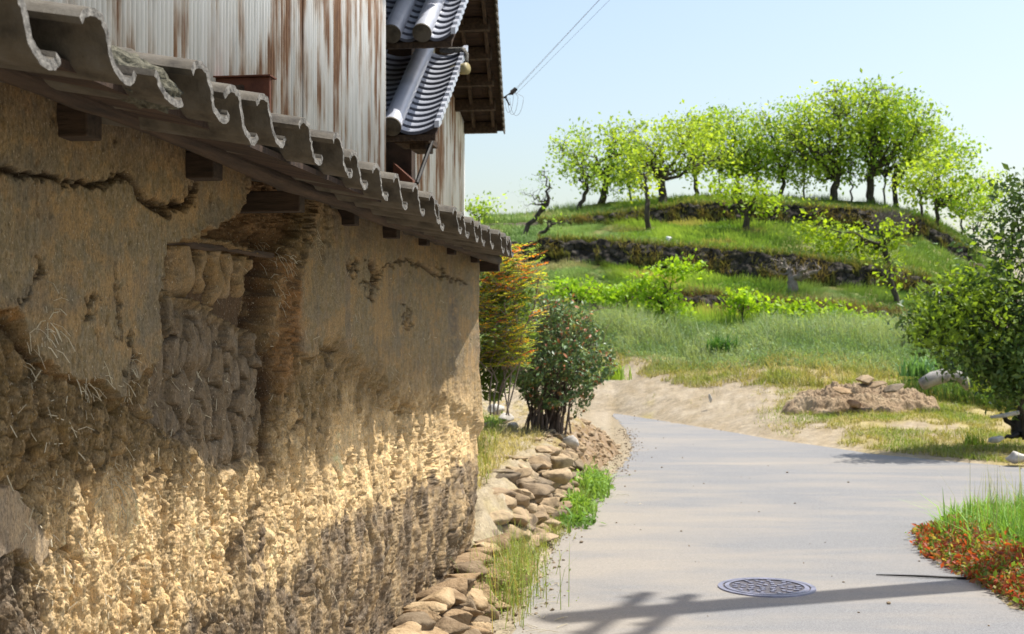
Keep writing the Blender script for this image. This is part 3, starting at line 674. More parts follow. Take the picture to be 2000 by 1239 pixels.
# ------------------------------------------------------------------ ground and terraced hill: rows follow the breaks in the slope
KX = [850, 1000, 1060, 1100, 1200, 1350, 1500, 1700, 1800, 1900, 2000, 2200]
L = {   # layer: (distance, rows)
 1: ([26.9, 26.9, 26.9, 26.9, 26.2, 22.6, 19.7, 17.2, 16.5, 15.9, 15.4, 14.3], None),
 2: ([31, 31, 31, 31, 31, 28, 27, 27, 26, 25.5, 25, 24], [730, 725, 710, 700, 682, 722, 704, 718, 736, 752, 770, 790]),
 3: ([35]*12, [655, 652, 650, 648, 648, 650, 652, 657, 662, 690, 720, 750]),
 4: ([38]*12, [600, 600, 600, 600, 600, 627, 634, 642, 647, 675, 700, 740]),
 5: ([39]*12, [588, 586, 585, 582, 575, 580, 595, 612, 630, 664, 692, 730]),
 6: ([44]*12, [522, 518, 514, 506, 516, 538, 550, 563, 574, 610, 655, 700]),
 7: ([44.5]*12, [480, 478, 476, 474, 478, 490, 500, 527, 546, 590, 645, 695]),
 8: ([51]*12, [448, 446, 444, 443, 434, 433, 434, 447, 462, 522, 600, 680]),
 9: ([51.4]*12, [440, 438, 436, 435, 424, 404, 405, 417, 437, 500, 590, 678]),
 10: ([57]*12, [428, 424, 416, 408, 396, 388, 387, 394, 424, 474, 560, 670])}
def layer_at(px, k):
    d, rows = L[k]; D = np.interp(px, KX, d)
    if rows is None: return D, np.zeros_like(D)
    return D, CH+(HZ-np.interp(px, KX, rows))*D/FPX
def build_ground():
    A = np.concatenate([np.linspace(-180, -20, 50)[:-1], np.linspace(-20, 30, 560), np.linspace(30, 180, 50)[1:]])
    px = 1000+FPX*np.tan(np.radians(np.clip(A, -60, 60)))
    fadeL = sst(-26, -12, A)*(1-sst(27, 50, A))
    rows = []; zr = []; tg = []
    for r in (.3, 2, 4, 5.5, 7, 8.5, 10, 12, 14): rows.append(np.full(A.shape, float(r))); zr.append(np.zeros(A.shape)); tg.append(0)
    sub = {1: 26, 2: 18, 3: 14, 4: 6, 5: 26, 6: 6, 7: 26, 8: 4, 9: 20, 10: 4}
    prev = None
    for k in range(1, 11):
        D, Z = layer_at(px, k)
        if k < 10: D2, Z2 = layer_at(px, k+1)
        else: D2, Z2 = D+22, Z-4.5
        for j in range(sub[k]):
            t = j/sub[k]; rows.append(D+(D2-D)*t); zr.append((Z+(Z2-Z)*t)*fadeL); tg.append(k+t)
    D, Z = layer_at(px, 10)
    rows.append(D+22); zr.append((Z-4.5)*fadeL); tg.append(11)
    for r, f in ((100, -4.), (160, -5.), (400, -6), (1200, -8), (5000, -20)): rows.append(np.full(A.shape, float(r))); zr.append(np.full(A.shape, float(f))*1.); tg.append(12)
    Y = np.array(rows); Z = np.array(zr); T = np.repeat(np.array(tg)[:, None], len(A), 1)
    cosA = np.cos(np.radians(np.clip(A, -50, 50)))[None, :]
    Rr = Y/np.where(T < 11.5, cosA, 1); a = np.radians(A)[None, :]
    X = Rr*np.sin(a); YY = Rr*np.cos(a)
    PX = np.repeat(px[None, :], len(rows), 0)
    n = fbm(X*.5, YY*.5, 301, 5, .6)
    Z = Z+n*.10*sst(1.15, 2, T)*(T < 11.2)+fbm(X*1.7, YY*1.7, 305, 4, .65)*(.05+.05*(T > 3))*sst(1.05, 1.4, T)*(T < 11.2)
    steep = ((T >= 6) & (T <= 7)) | ((T >= 8) & (T <= 9)) | ((T >= 4) & (T <= 5))
    c = lambda *v: np.array(v)[None, None, :]
    k1 = fbm(X*.8, YY*.5, 311, 5, .6)[..., None]; k2 = fbm(X*3, YY*2, 313, 4, .6)[..., None]
    dirt = c(.335, .275, .19)+k2*.07+k1*.04; dry = c(.33, .27, .12)+k2*.08*c(1, 1, .5); green = c(.10, .17, .04)+k2*.03
    gz = sst(-.05, .35, k1[..., 0]+.55*(sst(1500, 1750, PX)*(T < 2))+.5*sst(1.55, 2.0, T)-.28)[..., None]
    C = dirt*(1-gz)+dry*gz
    g2 = sst(1.9, 2.25, T)[..., None]; C = C*(1-g2)+(green*.8+dry*.2*sst(-.2, .3, k1))*g2
    bw = sst(-.1, .4, k1[..., 0])[..., None]*(T > 5)[..., None]; C = C*(1-.4*bw)+c(.26, .17, .09)*.4*bw
    C = np.where(steep[..., None], c(.10, .085, .06)+k2*.05, C)
    C = np.where((T < 1)[..., None], c(.31, .26, .18)+k2*.05, C)
    P = np.stack([X, YY, Z], -1)
    n_ = NT('ground', .95, .15); f = n_.noise(7, 6, .7); f2 = n_.noise(45, 4, .6)
    n_.base(n_.mix(1., n_.mix(1., n_.attr(), n_.ramp(f, [(.3, .72), (.7, 1.22)]), 'MULTIPLY'), n_.ramp(f2, [(.3, .8), (.7, 1.16)]), 'MULTIPLY')); n_.bump(f, .03); n_.bump(f2, .008)
    return tag(mesh('ground', P.reshape(-1, 3), grid_faces(*X.shape), n_.m, None, True, np.clip(C, .02, .7).reshape(-1, 3)), kind='structure')
build_ground()
LR = sorted(L)
def on_hill(px, py):
    """the hill point seen at a pixel (first layer span that contains the row)"""
    for k in range(1, 10):
        D, Z = layer_at(px, k); D2, Z2 = layer_at(px, k+1)
        y0 = HZ-(Z-CH)*FPX/D; y1 = HZ-(Z2-CH)*FPX/D2
        if y1 <= py <= y0 and y0 > y1:
            t = (y0-py)/(y0-y1); DD = D+(D2-D)*t; return G(px, py, float(DD))
    D, Z = layer_at(px, 10); return ((px-1000)/FPX*float(D), float(D), float(Z))
def hill_z(px, t):
    """vectorised: distance and height at fractional layer t"""
    k = np.clip(np.floor(t).astype(int), 1, 9); f = t-k; D = np.zeros(px.shape); Z = np.zeros(px.shape)
    for q in range(1, 10):
        m = k == q
        if m.any():
            a, b_ = layer_at(px[m], q); c, d = layer_at(px[m], q+1); D[m] = a+(c-a)*f[m]; Z[m] = b_+(d-b_)*f[m]
    return D, Z

# road
def rough_line(P, step=.12, amp=.03, seed=1):
    out = []; rr = random.Random(seed)
    for a, c in zip(P[:-1], P[1:]):
        L_ = math.dist(a, c); n = max(1, int(L_/step)); dx, dy = (c[0]-a[0])/L_, (c[1]-a[1])/L_
        for i in range(n):
            t = i/n; q = rr.gauss(0, amp); out.append((a[0]+(c[0]-a[0])*t-dy*q, a[1]+(c[1]-a[1])*t+dx*q))
    return out
LEFT = [(-1.6, -6), (-1.25, -1), (-.95, 1.0), (-.55, 3.5), (-.2, 5.6), (0, 6.83), (.21, 8.77), (.5, 11), (.9, 13.1), (1.35, 15.6), (1.72, 18), (1.85, 20), (1.95, 22), (2.0, 24), (2.0, 25.6)]
FARL = [(2.05, 26.3), (2.35, 25.5), (3.3, 22.4), (4.4, 19.3), (5.2, 17.2), (6.2, 15.4), (8, 14.2), (14, 13)]
RGT = [(14, 9.2), (9, 10.6), (6, 12), (5.0, 12.1), (3.95, 11.2), (3.32, 10.2), (3.08, 9.2), (3.0, 8.2), (2.92, 7.35), (3.25, 6.9), (5, 6.2), (12, 4), (12, -6), (-1.6, -6)]
def build_road():
    o = rough_line(LEFT, .12, .022, 1)+rough_line(FARL, .2, .03, 2)+rough_line(RGT[:9], .12, .02, 3)+RGT[9:-1]
    me = bmesh.new(); vs = [me.verts.new((x, y, .004)) for x, y in o]; f = me.faces.new(vs); bmesh.ops.triangulate(me, faces=[f], ngon_method='EAR_CLIP')
    V = [v.co[:] for v in me.verts]; F = [tuple(v.index for v in f.verts) for f in me.faces] if me.verts.index_update() is None else 0; me.free()
    n = NT('asphalt', .85, .25)
    dust = n.noise(.55, 5, .6, (.5, 1.3, 1)); d2 = n.noise(1.1, 5, .6, (.42, 1.6, 1), .9)
    mm = n.n('ShaderNodeMath', operation='MULTIPLY_ADD'); n.L(d2, mm.inputs[0]); mm.inputs[1].default_value = .6; n.L(dust, mm.inputs[2])
    sx = n.n('ShaderNodeSeparateXYZ'); n.L(n.coord(), sx.inputs[0]); mr = n.n('ShaderNodeMapRange'); mr.inputs[1].default_value = 1.7; mr.inputs[2].default_value = -.2; mr.inputs[3].default_value = 0; mr.inputs[4].default_value = .26; n.L(sx.outputs[0], mr.inputs[0])
    m3 = n.n('ShaderNodeMath', operation='ADD'); n.L(mm.outputs[0], m3.inputs[0]); n.L(mr.outputs[0], m3.inputs[1])
    fac = n.ramp(m3.outputs[0], [(.74, .05), (1.35, .72)])
    asp = n.ramp(n.noise(150, 3, .7), [(.3, (.085, .088, .095)), (.5, (.18, .182, .186)), (.75, (.31, .31, .31))])
    asp = n.mix(n.ramp(n.noise(1.2, 4, .6), [(.35, 0.), (.7, .5)]), asp, (.212, .208, .203))
    n.base(n.mix(fac, asp, n.ramp(n.noise(60, 4, .6), [(.3, (.25, .22, .18)), (.7, (.35, .31, .255))])))
    n.bump(n.noise(170, 3, .7), .003, .8); n.bump(n.noise(2.5, 4, .5), .012, .5)
    tag(mesh('road', V, F, n.m, None, False), kind='structure')
build_road()
# dusty verge sheets beside the asphalt are part of the ground; the raised bank on the left
FOOT = np.array([(-.35, 8.3), (-.12, 8.6), (.06, 9.5), (.30, 11), (.60, 13), (1.05, 15.3), (1.45, 17.3), (1.52, 18.6), (1.3, 20.4), (.8, 21.8), (-.2, 22.6), (-6, 24)])
BP = list(map(tuple, FOOT))+[(-6, 8.3)]
def bank_h(X, Y):
    X = np.asarray(X, float); Y = np.asarray(Y, float)
    d = poly_sd(X, Y, BP); wd = np.interp(Y, [8, 14, 16, 18, 22], [.22, .34, .75, 1.15, 1.1])*(1+.3*fbm(Y*1.3, X*0, 77, 3)); d = d+.06*fbm(X*2.2, Y*2.2, 78, 4)*(d > .03)
    t = np.clip(d/wd, 0, 1)
    return (.50+.03*fbm(X*2, Y*2, 401, 3))*(1-(1-t)**2.2)*np.where(d > 0, 1, 0)*np.interp(Y, [8, 8.6, 9.6, 11], [.25, .45, .85, 1])-.03*(d <= 0)
def build_bank():
    x = np.arange(-4, 1.75, .03); y = np.arange(8.0, 24.2, .045); X, Y = np.meshgrid(x, y)
    Z = bank_h(X, Y)
    rough = np.clip(Z*3, 0, 1); Z = Z+rough*(fbm(X*4, Y*4, 411, 5, .7)*.08+fbm(X*11, Y*9, 412, 4, .7)*.05+fbm(X*18, Y*18, 413, 3)*.016)-.01
    c = lambda *v: np.array(v)[None, None, :]
    k = fbm(X*2.4, Y*1.4, 415, 5, .6)[..., None]; k2 = fbm(X*12, Y*9, 417, 4)[..., None]
    C = c(.33, .275, .185)+k2*.06; g = sst(.0, .4, k); C = C*(1-g*.7)+c(.33, .27, .12)*g*.7
    face = (sst(.50, .36, Z+k2[..., 0]*.08)*sst(12.8, 14.5, Y)*sst(24, 20, Y))[..., None]; C = C*(1-face)+(c(.235, .165, .10)+k2*.10)*face
    moss = sst(.0, .35, fbm(X*5+9, Y*4, 419, 4)[..., None])*(Y > 12)[..., None]*sst(.2, .4, Z)[..., None]; C = C*(1-.6*moss)+c(.22, .16, .04)*.6*moss
    n = NT('bank_earth', .95, .15); f = n.noise(30, 5, .7); n.base(n.mix(1., n.attr(), n.ramp(f, [(.3, .75), (.7, 1.2)]), 'MULTIPLY')); n.bump(f, .012)
    return tag(mesh('earth_bank', np.stack([X, Y, Z], -1).reshape(-1, 3), grid_faces(*X.shape), n.m, None, True, np.clip(C, .02, .7).reshape(-1, 3)), kind='structure')
build_bank()

# ------------------------------------------------------------------ leaves, blades, trees
def unit(v): return v/(np.linalg.norm(v, axis=-1, keepdims=True)+1e-9)
def leaf_arrays(P, size, col, rg, asp=.55, up=.35, cv=.18, sv=.35, droop=0.):
    n = len(P); d = unit(rg.normal(size=(n, 3))+np.array([0, 0, droop])); nr = unit(rg.normal(size=(n, 3))+np.array([0, 0, up*3]))
    sd = unit(np.cross(d, nr)); L_ = size*(1+sv*rg.normal(size=(n, 1))).clip(.4, 2)
    nr2 = unit(np.cross(sd, d)); w_ = L_*asp*.5
    V = np.stack([P, P+d*L_*.5-sd*w_+nr2*L_*.06, P+d*L_, P+d*L_*.5+sd*w_+nr2*L_*.06], 1)
    F = np.arange(n*4).reshape(n, 4)
    c = np.asarray(col)*(1+cv*rg.normal(size=(n, 1))).clip(.4, 1.8); c = np.repeat(c[:, None, :], 4, 1)
    return V.reshape(-1, 3), F, np.clip(c.reshape(-1, 3), .005, .8)
def leaf_obj(name, P, size, col, mat, parent=None, seed=0, **k):
    rg = np.random.default_rng(seed); V, F, C = leaf_arrays(np.asarray(P, float), size, col, rg, **k)
    return mesh(name, V, F, mat, parent, False, C)
def blades(name, P, h, wd, col, mat=None, seed=0, lean=.35, cv=.2, parent=None, hv=.35):
    rg = np.random.default_rng(seed); P = np.asarray(P, float); n = len(P)
    a = rg.uniform(0, 2*np.pi, n); sd = np.stack([np.cos(a), np.sin(a), 0*a], -1); ld = np.stack([np.cos(a+1.3), np.sin(a+1.3), 0*a], -1)
    H = (np.asarray(h)*np.ones(n)*(1+hv*rg.normal(size=n)).clip(.3, 2))[:, None]; W = (np.asarray(wd)*np.ones(n))[:, None]
    le = (lean*np.abs(rg.normal(size=n)))[:, None]*H; z = np.array([0, 0, 1.])
    m_ = P+z*H*.55+ld*le*.3
    V = np.stack([P-sd*W/2, P+sd*W/2, m_-sd*W*.38, m_+sd*W*.38, P+z*H*(1-.2*np.minimum(le/H, 1))+ld*le], 1)
    i = np.arange(n)[:, None]*5; F4 = i+np.array([[0, 1, 3, 2]]); F3 = i+np.array([[2, 3, 4]])
    c = np.asarray(col)*(1+cv*rg.normal(size=(n, 1))).clip(.45, 1.7)*np.ones((n, 3)); c = np.repeat(c[:, None, :], 5, 1); c[:, 4] *= 1.15
    return mesh(name, V.reshape(-1, 3), [F4, F3], mat or M['grass'], parent, False, np.clip(c.reshape(-1, 3), .005, .8))
class Tubes:
    def __init__(s): s.V = []; s.F = []; s.n = 0
    def add(s, P, r, k):
        v, f = tube(P, r, k, False); s.V += v; s.F += [tuple(q+s.n for q in g) for g in f]; s.n += len(v)
def path(a, b_, n, wob, rr, sag=0.):
    a, b_ = Vector(a), Vector(b_); L_ = (b_-a).length; P = []
    for i in range(n+1):
        t = i/n; q = a.lerp(b_, t); f = math.sin(math.pi*t)
        P.append(q+Vector((rr.gauss(0, 1), rr.gauss(0, 1), rr.gauss(0, 1)))*wob*L_*f+Vector((0, 0, sag*L_*f)))
    return P
def tree(name, label, cat, base, crowns, Yd=None, fork=None, tr=.10, K=90, m=22, leaf=.13, sig=.28, col=(.24, .36, .045), col2=None, limbs=5, seed=0, mat='leaf', bark='bark', group=None, gate=-.2, asp=.6, twr=.012, dens=None, droop=0., depth=.8, hollow=.35):
    """base px or 3D point; crowns: ellipses (px, py, rx, ry[, weight]) at the tree's own distance"""
    rr = random.Random(seed); rg = np.random.default_rng(seed)
    B = Vector(on_hill(*base)) if len(base) == 2 else Vector(base)
    Y = B.y; k = Y/FPX
    root = empty(name, B, 0, label, cat, group); O = B
    fx_ = 1.2 if group == 'persimmon trees along the top of the terraced hill' else 1.; K = int(K*fx_**2)
    C = [(Vector(G(c[0], c[1]+4*(fx_ > 1), Y))-O, c[2]*k*fx_, c[3]*k, c[4] if len(c) > 4 else 1) for c in crowns]
    T = []; tot = sum(c[3] for c in C)
    for ce, rx, rz, wt in C:
        want = K*wt/tot; got = 0; tries = 0
        while got < want and tries < 4000:
            tries += 1; v = Vector((rr.gauss(0, 1), rr.gauss(0, 1), rr.gauss(0, 1))).normalized()*(rr.uniform(hollow**3, 1)**(1/3))
            p = ce+Vector((v.x*rx, v.y*rx*depth, v.z*rz))
            if float(perlin(np.array([p.x/(rx*.35)+seed]), np.array([p.z/(rz*.35)+p.y/(rx*.5)]), seed)[0]) < gate: continue
            T.append(p); got += 1
    cm = sum((c[0] for c in C), Vector())/len(C)
    fk = Vector((0, 0, 0)) + (Vector(G(fork[0], fork[1], Y))-O if fork else Vector((cm.x*.25, 0, max(.25, cm.z*.38))))
    tb = Tubes(); nodes = []; tr = tr*.62 if bark == 'bark' and leaf > .1 else tr; K = int(K*1.45); m = int(m*.82)
    P = path((0, 0, -.15), fk, 5, .05, rr); tb.add(P, [tr*1.25, tr*1.02, tr*.95, tr*.9, tr*.85, tr*.8], 8)
    nodes += [(p, tr*.7) for p in P[3:]]
    for i in range(limbs):
        g = rr.choice(T) if i else max(T, key=lambda q: q.z)
        far = min(T, key=lambda q: (q-(cm+(g-cm)*1.0)).length)
        e = fk.lerp(far, rr.uniform(.72, .95)); P = path(fk, e, 7, .07, rr, .03); r0 = tr*rr.uniform(.45, .7)
        tb.add(P, [r0*(1-.8*j/7) for j in range(8)], 6); nodes += [(P[j], r0*(1-.8*j/7)) for j in range(1, 8)]
        for q in range(3):
            j = rr.randint(2, 6); s_ = P[j]; g2 = rr.choice(sorted(T, key=lambda t: (t-s_).length)[:max(3, len(T)//3)]); P2 = path(s_, s_.lerp(g2, .85), 4, .09, rr, .03); r1 = r0*(1-.8*j/7)*.6
            tb.add(P2, [r1*(1-.75*a/4) for a in range(5)], 5); nodes += [(P2[a], r1*(1-.75*a/4)) for a in range(1, 5)]
    NP = np.array([n[0][:] for n in nodes])
    LP = []
    for t in T:
        i = int(np.argmin(np.linalg.norm(NP-np.array(t), axis=1)+.0*NP[:, 2])); a, r0 = nodes[i]
        P = path(a, t, 3, .12, rr, .05); r1 = min(r0*.7, twr*(1.4 if Y > 40 else 1)); tb.add(P, [r1, r1*.8, r1*.6, r1*.4], 4)
        LP.append((a, t))
    mesh('trunk', tb.V, tb.F, M[bark], root, True)
    if m > 0:
        pts = []
        for a, t in LP:
            n = max(2, int(m*rr.uniform(.35, 1.25))); c = np.array(t)+rg.normal(size=(n, 3))*sig*np.array([1.05, 1.05, .62]); pts.append(c)
        pts = np.concatenate(pts); n = len(pts); u = rg.random((n, 1))
        nz = fbm(pts[:, 0]/sig*.35, pts[:, 2]/sig*.35+pts[:, 1], seed, 2)[:, None]
        c2 = col if col2 is None else col2; cc = np.array(col)*(1-u)+np.array(c2)*u; cc = cc*(1+.25*nz)
        o = leaf_obj('crown', pts, leaf*(1.2 if sig > .25 else 1), cc, M[mat], root, seed+3, asp=asp, droop=droop)
    return root
YG_ = (.46, .57, .075); YG2 = (.37, .51, .075); MG = (.26, .40, .07)
HT = 'persimmon trees along the top of the terraced hill'
OT = 'persimmon trees on the grassy terraces'
P_ = 'persimmon_tree'; PT = 'tree'
tree(P_, 'small leaning persimmon tree with bent dark trunk, leftmost on the hill crest', PT, (1122, 414), [(1150, 345, 34, 26), (1120, 300, 36, 34, .7)], fork=(1148, 370), tr=.17, K=60, m=14, limbs=4, seed=1, group=HT, col=MG, col2=YG2)
tree(P_, 'airy persimmon tree on the crest whose rounded crown spreads far left over the bare sky', PT, (1172, 394), [(1170, 290, 80, 55, 2), (1110, 295, 38, 44, .7), (1222, 268, 45, 42)], fork=(1186, 348), tr=.26, K=150, m=14, limbs=8, seed=2, group=HT, col=MG, col2=YG_)
tree(P_, 'thick forked persimmon tree on the crest with spreading dark limbs and yellow-green leaves', PT, (1296, 404), [(1290, 290, 84, 58, 2), (1250, 325, 44, 34), (1350, 290, 60, 60)], fork=(1292, 352), tr=.30, K=190, m=18, limbs=10, seed=3, group=HT, col=YG_, col2=YG2)
tree(P_, 'slender persimmon tree behind the thick forked one, its low limb reaching right', PT, (1362, 392), [(1375, 285, 62, 62), (1340, 250, 50, 40)], fork=(1358, 345), tr=.17, K=120, m=14, limbs=8, seed=4, group=HT, col=YG2, col2=YG_)
tree(P_, 'persimmon tree with several thin upright stems at the middle of the crest', PT, (1440, 386), [(1430, 270, 75, 65, 2), (1460, 330, 50, 34)], fork=(1440, 350), tr=.16, K=150, m=15, limbs=9, seed=5, group=HT, col=YG_, col2=YG2)
tree(P_, 'thinly leafed persimmon tree with wispy top left of the tallest crowns', PT, (1525, 388), [(1510, 250, 60, 60), (1500, 310, 60, 40)], fork=(1530, 350), tr=.18, K=130, m=13, limbs=8, seed=6, group=HT, col=YG2, col2=YG_)
tree(P_, 'big broad-crowned persimmon tree forming the left shoulder of the tallest clump', PT, (1628, 394), [(1600, 270, 84, 70, 2), (1640, 220, 70, 60, 1.5), (1570, 330, 60, 36)], fork=(1635, 350), tr=.30, K=270, m=20, limbs=11, seed=7, group=HT, col=YG_, col2=YG2)
tree(P_, 'tallest persimmon tree, its domed crown topping the hill', PT, (1700, 396), [(1690, 215, 84, 60, 2), (1760, 250, 70, 70, 2), (1700, 300, 90, 50, 1.5)], fork=(1700, 345), tr=.30, K=330, m=20, limbs=12, seed=8, group=HT, col=(.18, .32, .04), col2=YG_)
tree(P_, 'crooked persimmon tree under the right side of the tallest crown, branches twisting low', PT, (1752, 408), [(1770, 325, 64, 44), (1800, 275, 44, 50)], fork=(1745, 365), tr=.20, K=130, m=16, limbs=8, seed=9, group=HT, col=YG_, col2=YG2)
tree(P_, 'slim straight-stemmed persimmon tree above the right end of the upper stone wall', PT, (1792, 434), [(1815, 330, 50, 50), (1790, 370, 36, 28, .5)], fork=(1800, 385), tr=.10, K=80, m=16, limbs=6, seed=10, group=HT, col=YG2, col2=YG_)
tree(P_, 'persimmon tree with hooked trunk standing on the right slope of the hill', PT, (1834, 452), [(1850, 330, 50, 62), (1870, 290, 34, 40, .6), (1870, 385, 46, 32)], fork=(1828, 405), tr=.16, K=130, m=18, limbs=8, seed=11, group=HT, col=(.19, .36, .04), col2=YG_)
tree(P_, 'smaller bright persimmon tree low on the right slope', PT, (1878, 470), [(1895, 380, 42, 48), (1925, 365, 26, 36, .5)], fork=(1878, 430), tr=.09, K=90, m=14, limbs=6, seed=12, group=HT, col=YG2, col2=YG_)
tree(P_, 'thin twiggy persimmon tree, rightmost on the hill before the dark evergreen', PT, (1903, 482), [(1915, 420, 32, 40), (1940, 375, 20, 26, .4)], fork=(1902, 450), tr=.08, K=60, m=9, limbs=6, seed=13, group=HT, col=YG2, col2=YG_)
tree(P_, 'stubby knotted persimmon tree on the slope below the upper wall with sparse leaves', PT, (1268, 452), [(1262, 350, 42, 26), (1245, 375, 26, 14, .4)], fork=(1262, 372), tr=.17, K=32, m=9, limbs=4, seed=14, group=OT, col=YG_)
tree(P_, 'pruned persimmon tree with spread arms and a flat yellow-green crown on the middle terrace', PT, (1459, 456), [(1452, 375, 60, 22, 1.4), (1490, 400, 40, 20), (1420, 360, 36, 18, .6)], fork=(1460, 424), tr=.24, K=110, m=15, limbs=7, seed=15, group=OT, col=(.32, .45, .04))
tree(P_, 'almost bare persimmon tree leaning right beside the storehouse eave', PT, (1012, 462), [(1040, 380, 48, 44), (1060, 350, 24, 20, .4)], fork=(1070, 398), tr=.16, K=60, m=3, limbs=7, seed=16, group=OT, col=MG, gate=-1, leaf=.11, sig=.15)
tree(P_, 'low black persimmon stump with a forked arm just below the hill brow', PT, (1036, 466), [(1080, 430, 22, 10)], fork=(1070, 446), tr=.13, K=12, m=2, limbs=3, seed=17, group=OT, col=MG, gate=-1)
tree(P_, 'tiny black pruned stump above the lower terrace wall', PT, (1100, 500), [(1112, 470, 8, 6)], fork=(1108, 478), tr=.10, K=6, m=0, limbs=2, seed=18, group=OT, gate=-1)
tree(P_, 'gnarled persimmon tree above the lower wall with a wide lemon-green crown to its left', PT, (1738, 522), [(1630, 470, 64, 30, 2), (1700, 500, 44, 26), (1590, 445, 36, 18, .6), (1740, 455, 34, 30, .8)], fork=(1728, 488), tr=.20, K=170, m=14, limbs=9, seed=19, group=OT, col=(.34, .47, .035), depth=.5)
tree(P_, 'short black-trunked persimmon tree in front of the right end of the lower wall', PT, (1757, 598), [(1740, 530, 30, 26), (1750, 565, 14, 12, .3)], fork=(1738, 545), tr=.16, K=30, m=6, limbs=5, seed=20, group=OT, col=(.32, .45, .035))
tree(P_, 'bare grey persimmon tree with tangled twigs in front of the lower wall', PT, (1549, 574), [(1530, 520, 50, 20), (1570, 525, 36, 22)], fork=(1546, 548), tr=.20, K=110, m=0, limbs=8, seed=21, group=OT, bark='twig', gate=-1, twr=.012)
tree('young_tree', 'light green treetop peeping up just right of the storehouse roof', PT, (935, 440), [(935, 405, 34, 16)], fork=(935, 425), tr=.06, K=60, m=8, limbs=5, seed=22, col=YG2)
tree(P_, 'dark bare trunk with thin leaves between the upper wall and the pruned flat-crowned tree', PT, (1592, 434), [(1590, 400, 26, 14)], fork=(1588, 412), tr=.08, K=16, m=4, limbs=3, seed=23, group=OT, col=YG_)
for i, (px, py, cx, cy, rx, ry, lb) in enumerate([(1232, 392, 1225, 315, 40, 40, 'thin pale tree filling the gap between the airy left tree and the thick forked one'), (1405, 385, 1405, 265, 46, 60, 'thin-stemmed tree standing behind, right of the slender low-limbed one'), (1480, 384, 1475, 275, 46, 64, 'thin-stemmed tree behind, right of the one with upright stems'), (1572, 386, 1560, 255, 44, 66, 'tree behind, between the wispy-topped one and the broad-crowned one'), (1662, 388, 1655, 270, 60, 84, 'deep green tree standing behind between the two tallest crowns'), (1728, 398, 1735, 215, 60, 60, 'deep green tree behind the right side of the tallest crown')]):
    tree(P_, lb, PT, (px, py), [(cx, cy, rx, ry, 2), (cx-12, cy+40, rx, ry*.6)], fork=(px, py-50), tr=.075, K=110, m=16, limbs=8, seed=60+i, group=HT, col=YG2, col2=(.22, .38, .05))
# low bright saplings in front of the hill
SG = 'bright young shoots at the foot of the hill'
def near_hill(px, py, Y): return G(px, py, Y)
tree('sapling', 'fresh lime-green sapling with tall leafy shoots left of the brown scrub', 'sapling', near_hill(1295, 604, 34.5), [(1265, 560, 34, 24, 1.2), (1312, 530, 34, 20, 1), (1360, 520, 20, 15, .35), (1290, 585, 44, 16, .9), (1298, 606, 46, 14, .9)], fork=(1290, 592), tr=.09, K=120, m=18, leaf=.13, sig=.16, limbs=7, seed=31, group=SG, col=(.33, .50, .035), depth=.5)
tree('sapling', 'low spreading lime-green shoot cluster nearest the orange nandina', 'sapling', near_hill(1130, 606, 34.5), [(1105, 565, 46, 20), (1160, 575, 50, 20)], fork=(1130, 592), tr=.06, K=90, m=14, leaf=.13, sig=.17, limbs=6, seed=32, group=SG, col=(.30, .47, .04), depth=.5)
tree('sapling', 'low lime-green shoots between the spreading cluster and the tall sapling', 'sapling', near_hill(1225, 606, 34.6), [(1215, 575, 36, 18)], fork=(1225, 592), tr=.05, K=44, m=14, leaf=.13, sig=.17, limbs=5, seed=33, group=SG, col=(.31, .48, .04), depth=.5)
for i, (px, py, rx, ry, lb) in enumerate([(1450, 590, 34, 22, 'lime-green shoots at the left end of the row along the brown scrub bank'), (1560, 612, 42, 26, 'tallest lime-green shoots in the middle of the row along the scrub bank'), (1620, 618, 34, 22, 'lime-green shoots right of the tallest ones in the scrub bank row'), (1690, 628, 44, 20, 'lime-green shoots at the right end of the row near the dark evergreen'), (1505, 608, 26, 18, 'small lime-green shoots left of the tallest ones along the scrub bank')]):
    tree('sapling', lb, 'sapling', near_hill(px, py+40, 35.5), [(px, py, rx, ry)], fork=(px, py+24), tr=.05, K=46, m=16, leaf=.13, sig=.16, limbs=5, seed=40+i, group=SG, col=(.33, .49, .035), depth=.5)
# terrace walls
def terrace_wall(label, k, p0, p1, seed, dz0=0., taper=None):
    px = np.linspace(p0, p1, 520); D, Z0 = layer_at(px, k); D2, Z1 = layer_at(px, k+1)
    nv = 26; t = np.linspace(0, 1, nv)[:, None]; Y = D+(D2-D)*t*.6-.32; Z = Z0-.15+(Z1+.06-Z0+.15)*t
    X = (px-1000)/FPX*D*np.ones((nv, 1)); f1, f2, cid = voro(X/.26+seed, Z/.17+fbm(X*.8, Z, seed)*.5, seed)
    b_ = np.sqrt(np.clip(1-(f1/.75)**2, 0, 1))*.08*(.5+cid)+fbm(X*3, Z*3, seed, 4)*.12; Y = Y-b_
    Z = Z+(fbm(X*1.4, X*0+seed, seed, 4)*.22)*(t**3)
    P = np.stack([X, Y, Z], -1); back = P[-1].copy(); back[:, 1] += .75; back[:, 2] -= .02
    P = np.concatenate([P, back[None]], 0); g = (.025+.045*cid)*(1+.4*fbm(X*.9, Z*2, seed+3, 4)); C = np.stack([g*1.15, g, g*.82], -1); C = np.concatenate([C, C[-1:]*0+np.array([.10, .13, .05])], 0)
    C = np.where((f2-f1 < .08)[..., None], .02, C[:-1]); C = np.concatenate([C, C[-1:]*0+np.array([.10, .13, .05])], 0)
    n = NT('terrace_stone_wall', .95, .1); n.base(n.mix(1., n.attr(), n.ramp(n.noise(5, 5, .7), [(.3, .5), (.7, 1.5)]), 'MULTIPLY')); n.bump(n.noise(8, 4, .6), .05)
    return tag(mesh('terrace_wall', P.reshape(-1, 3), grid_faces(*P.shape[:2]), n.m, None, True, C.reshape(-1, 3)), label, 'stone wall')
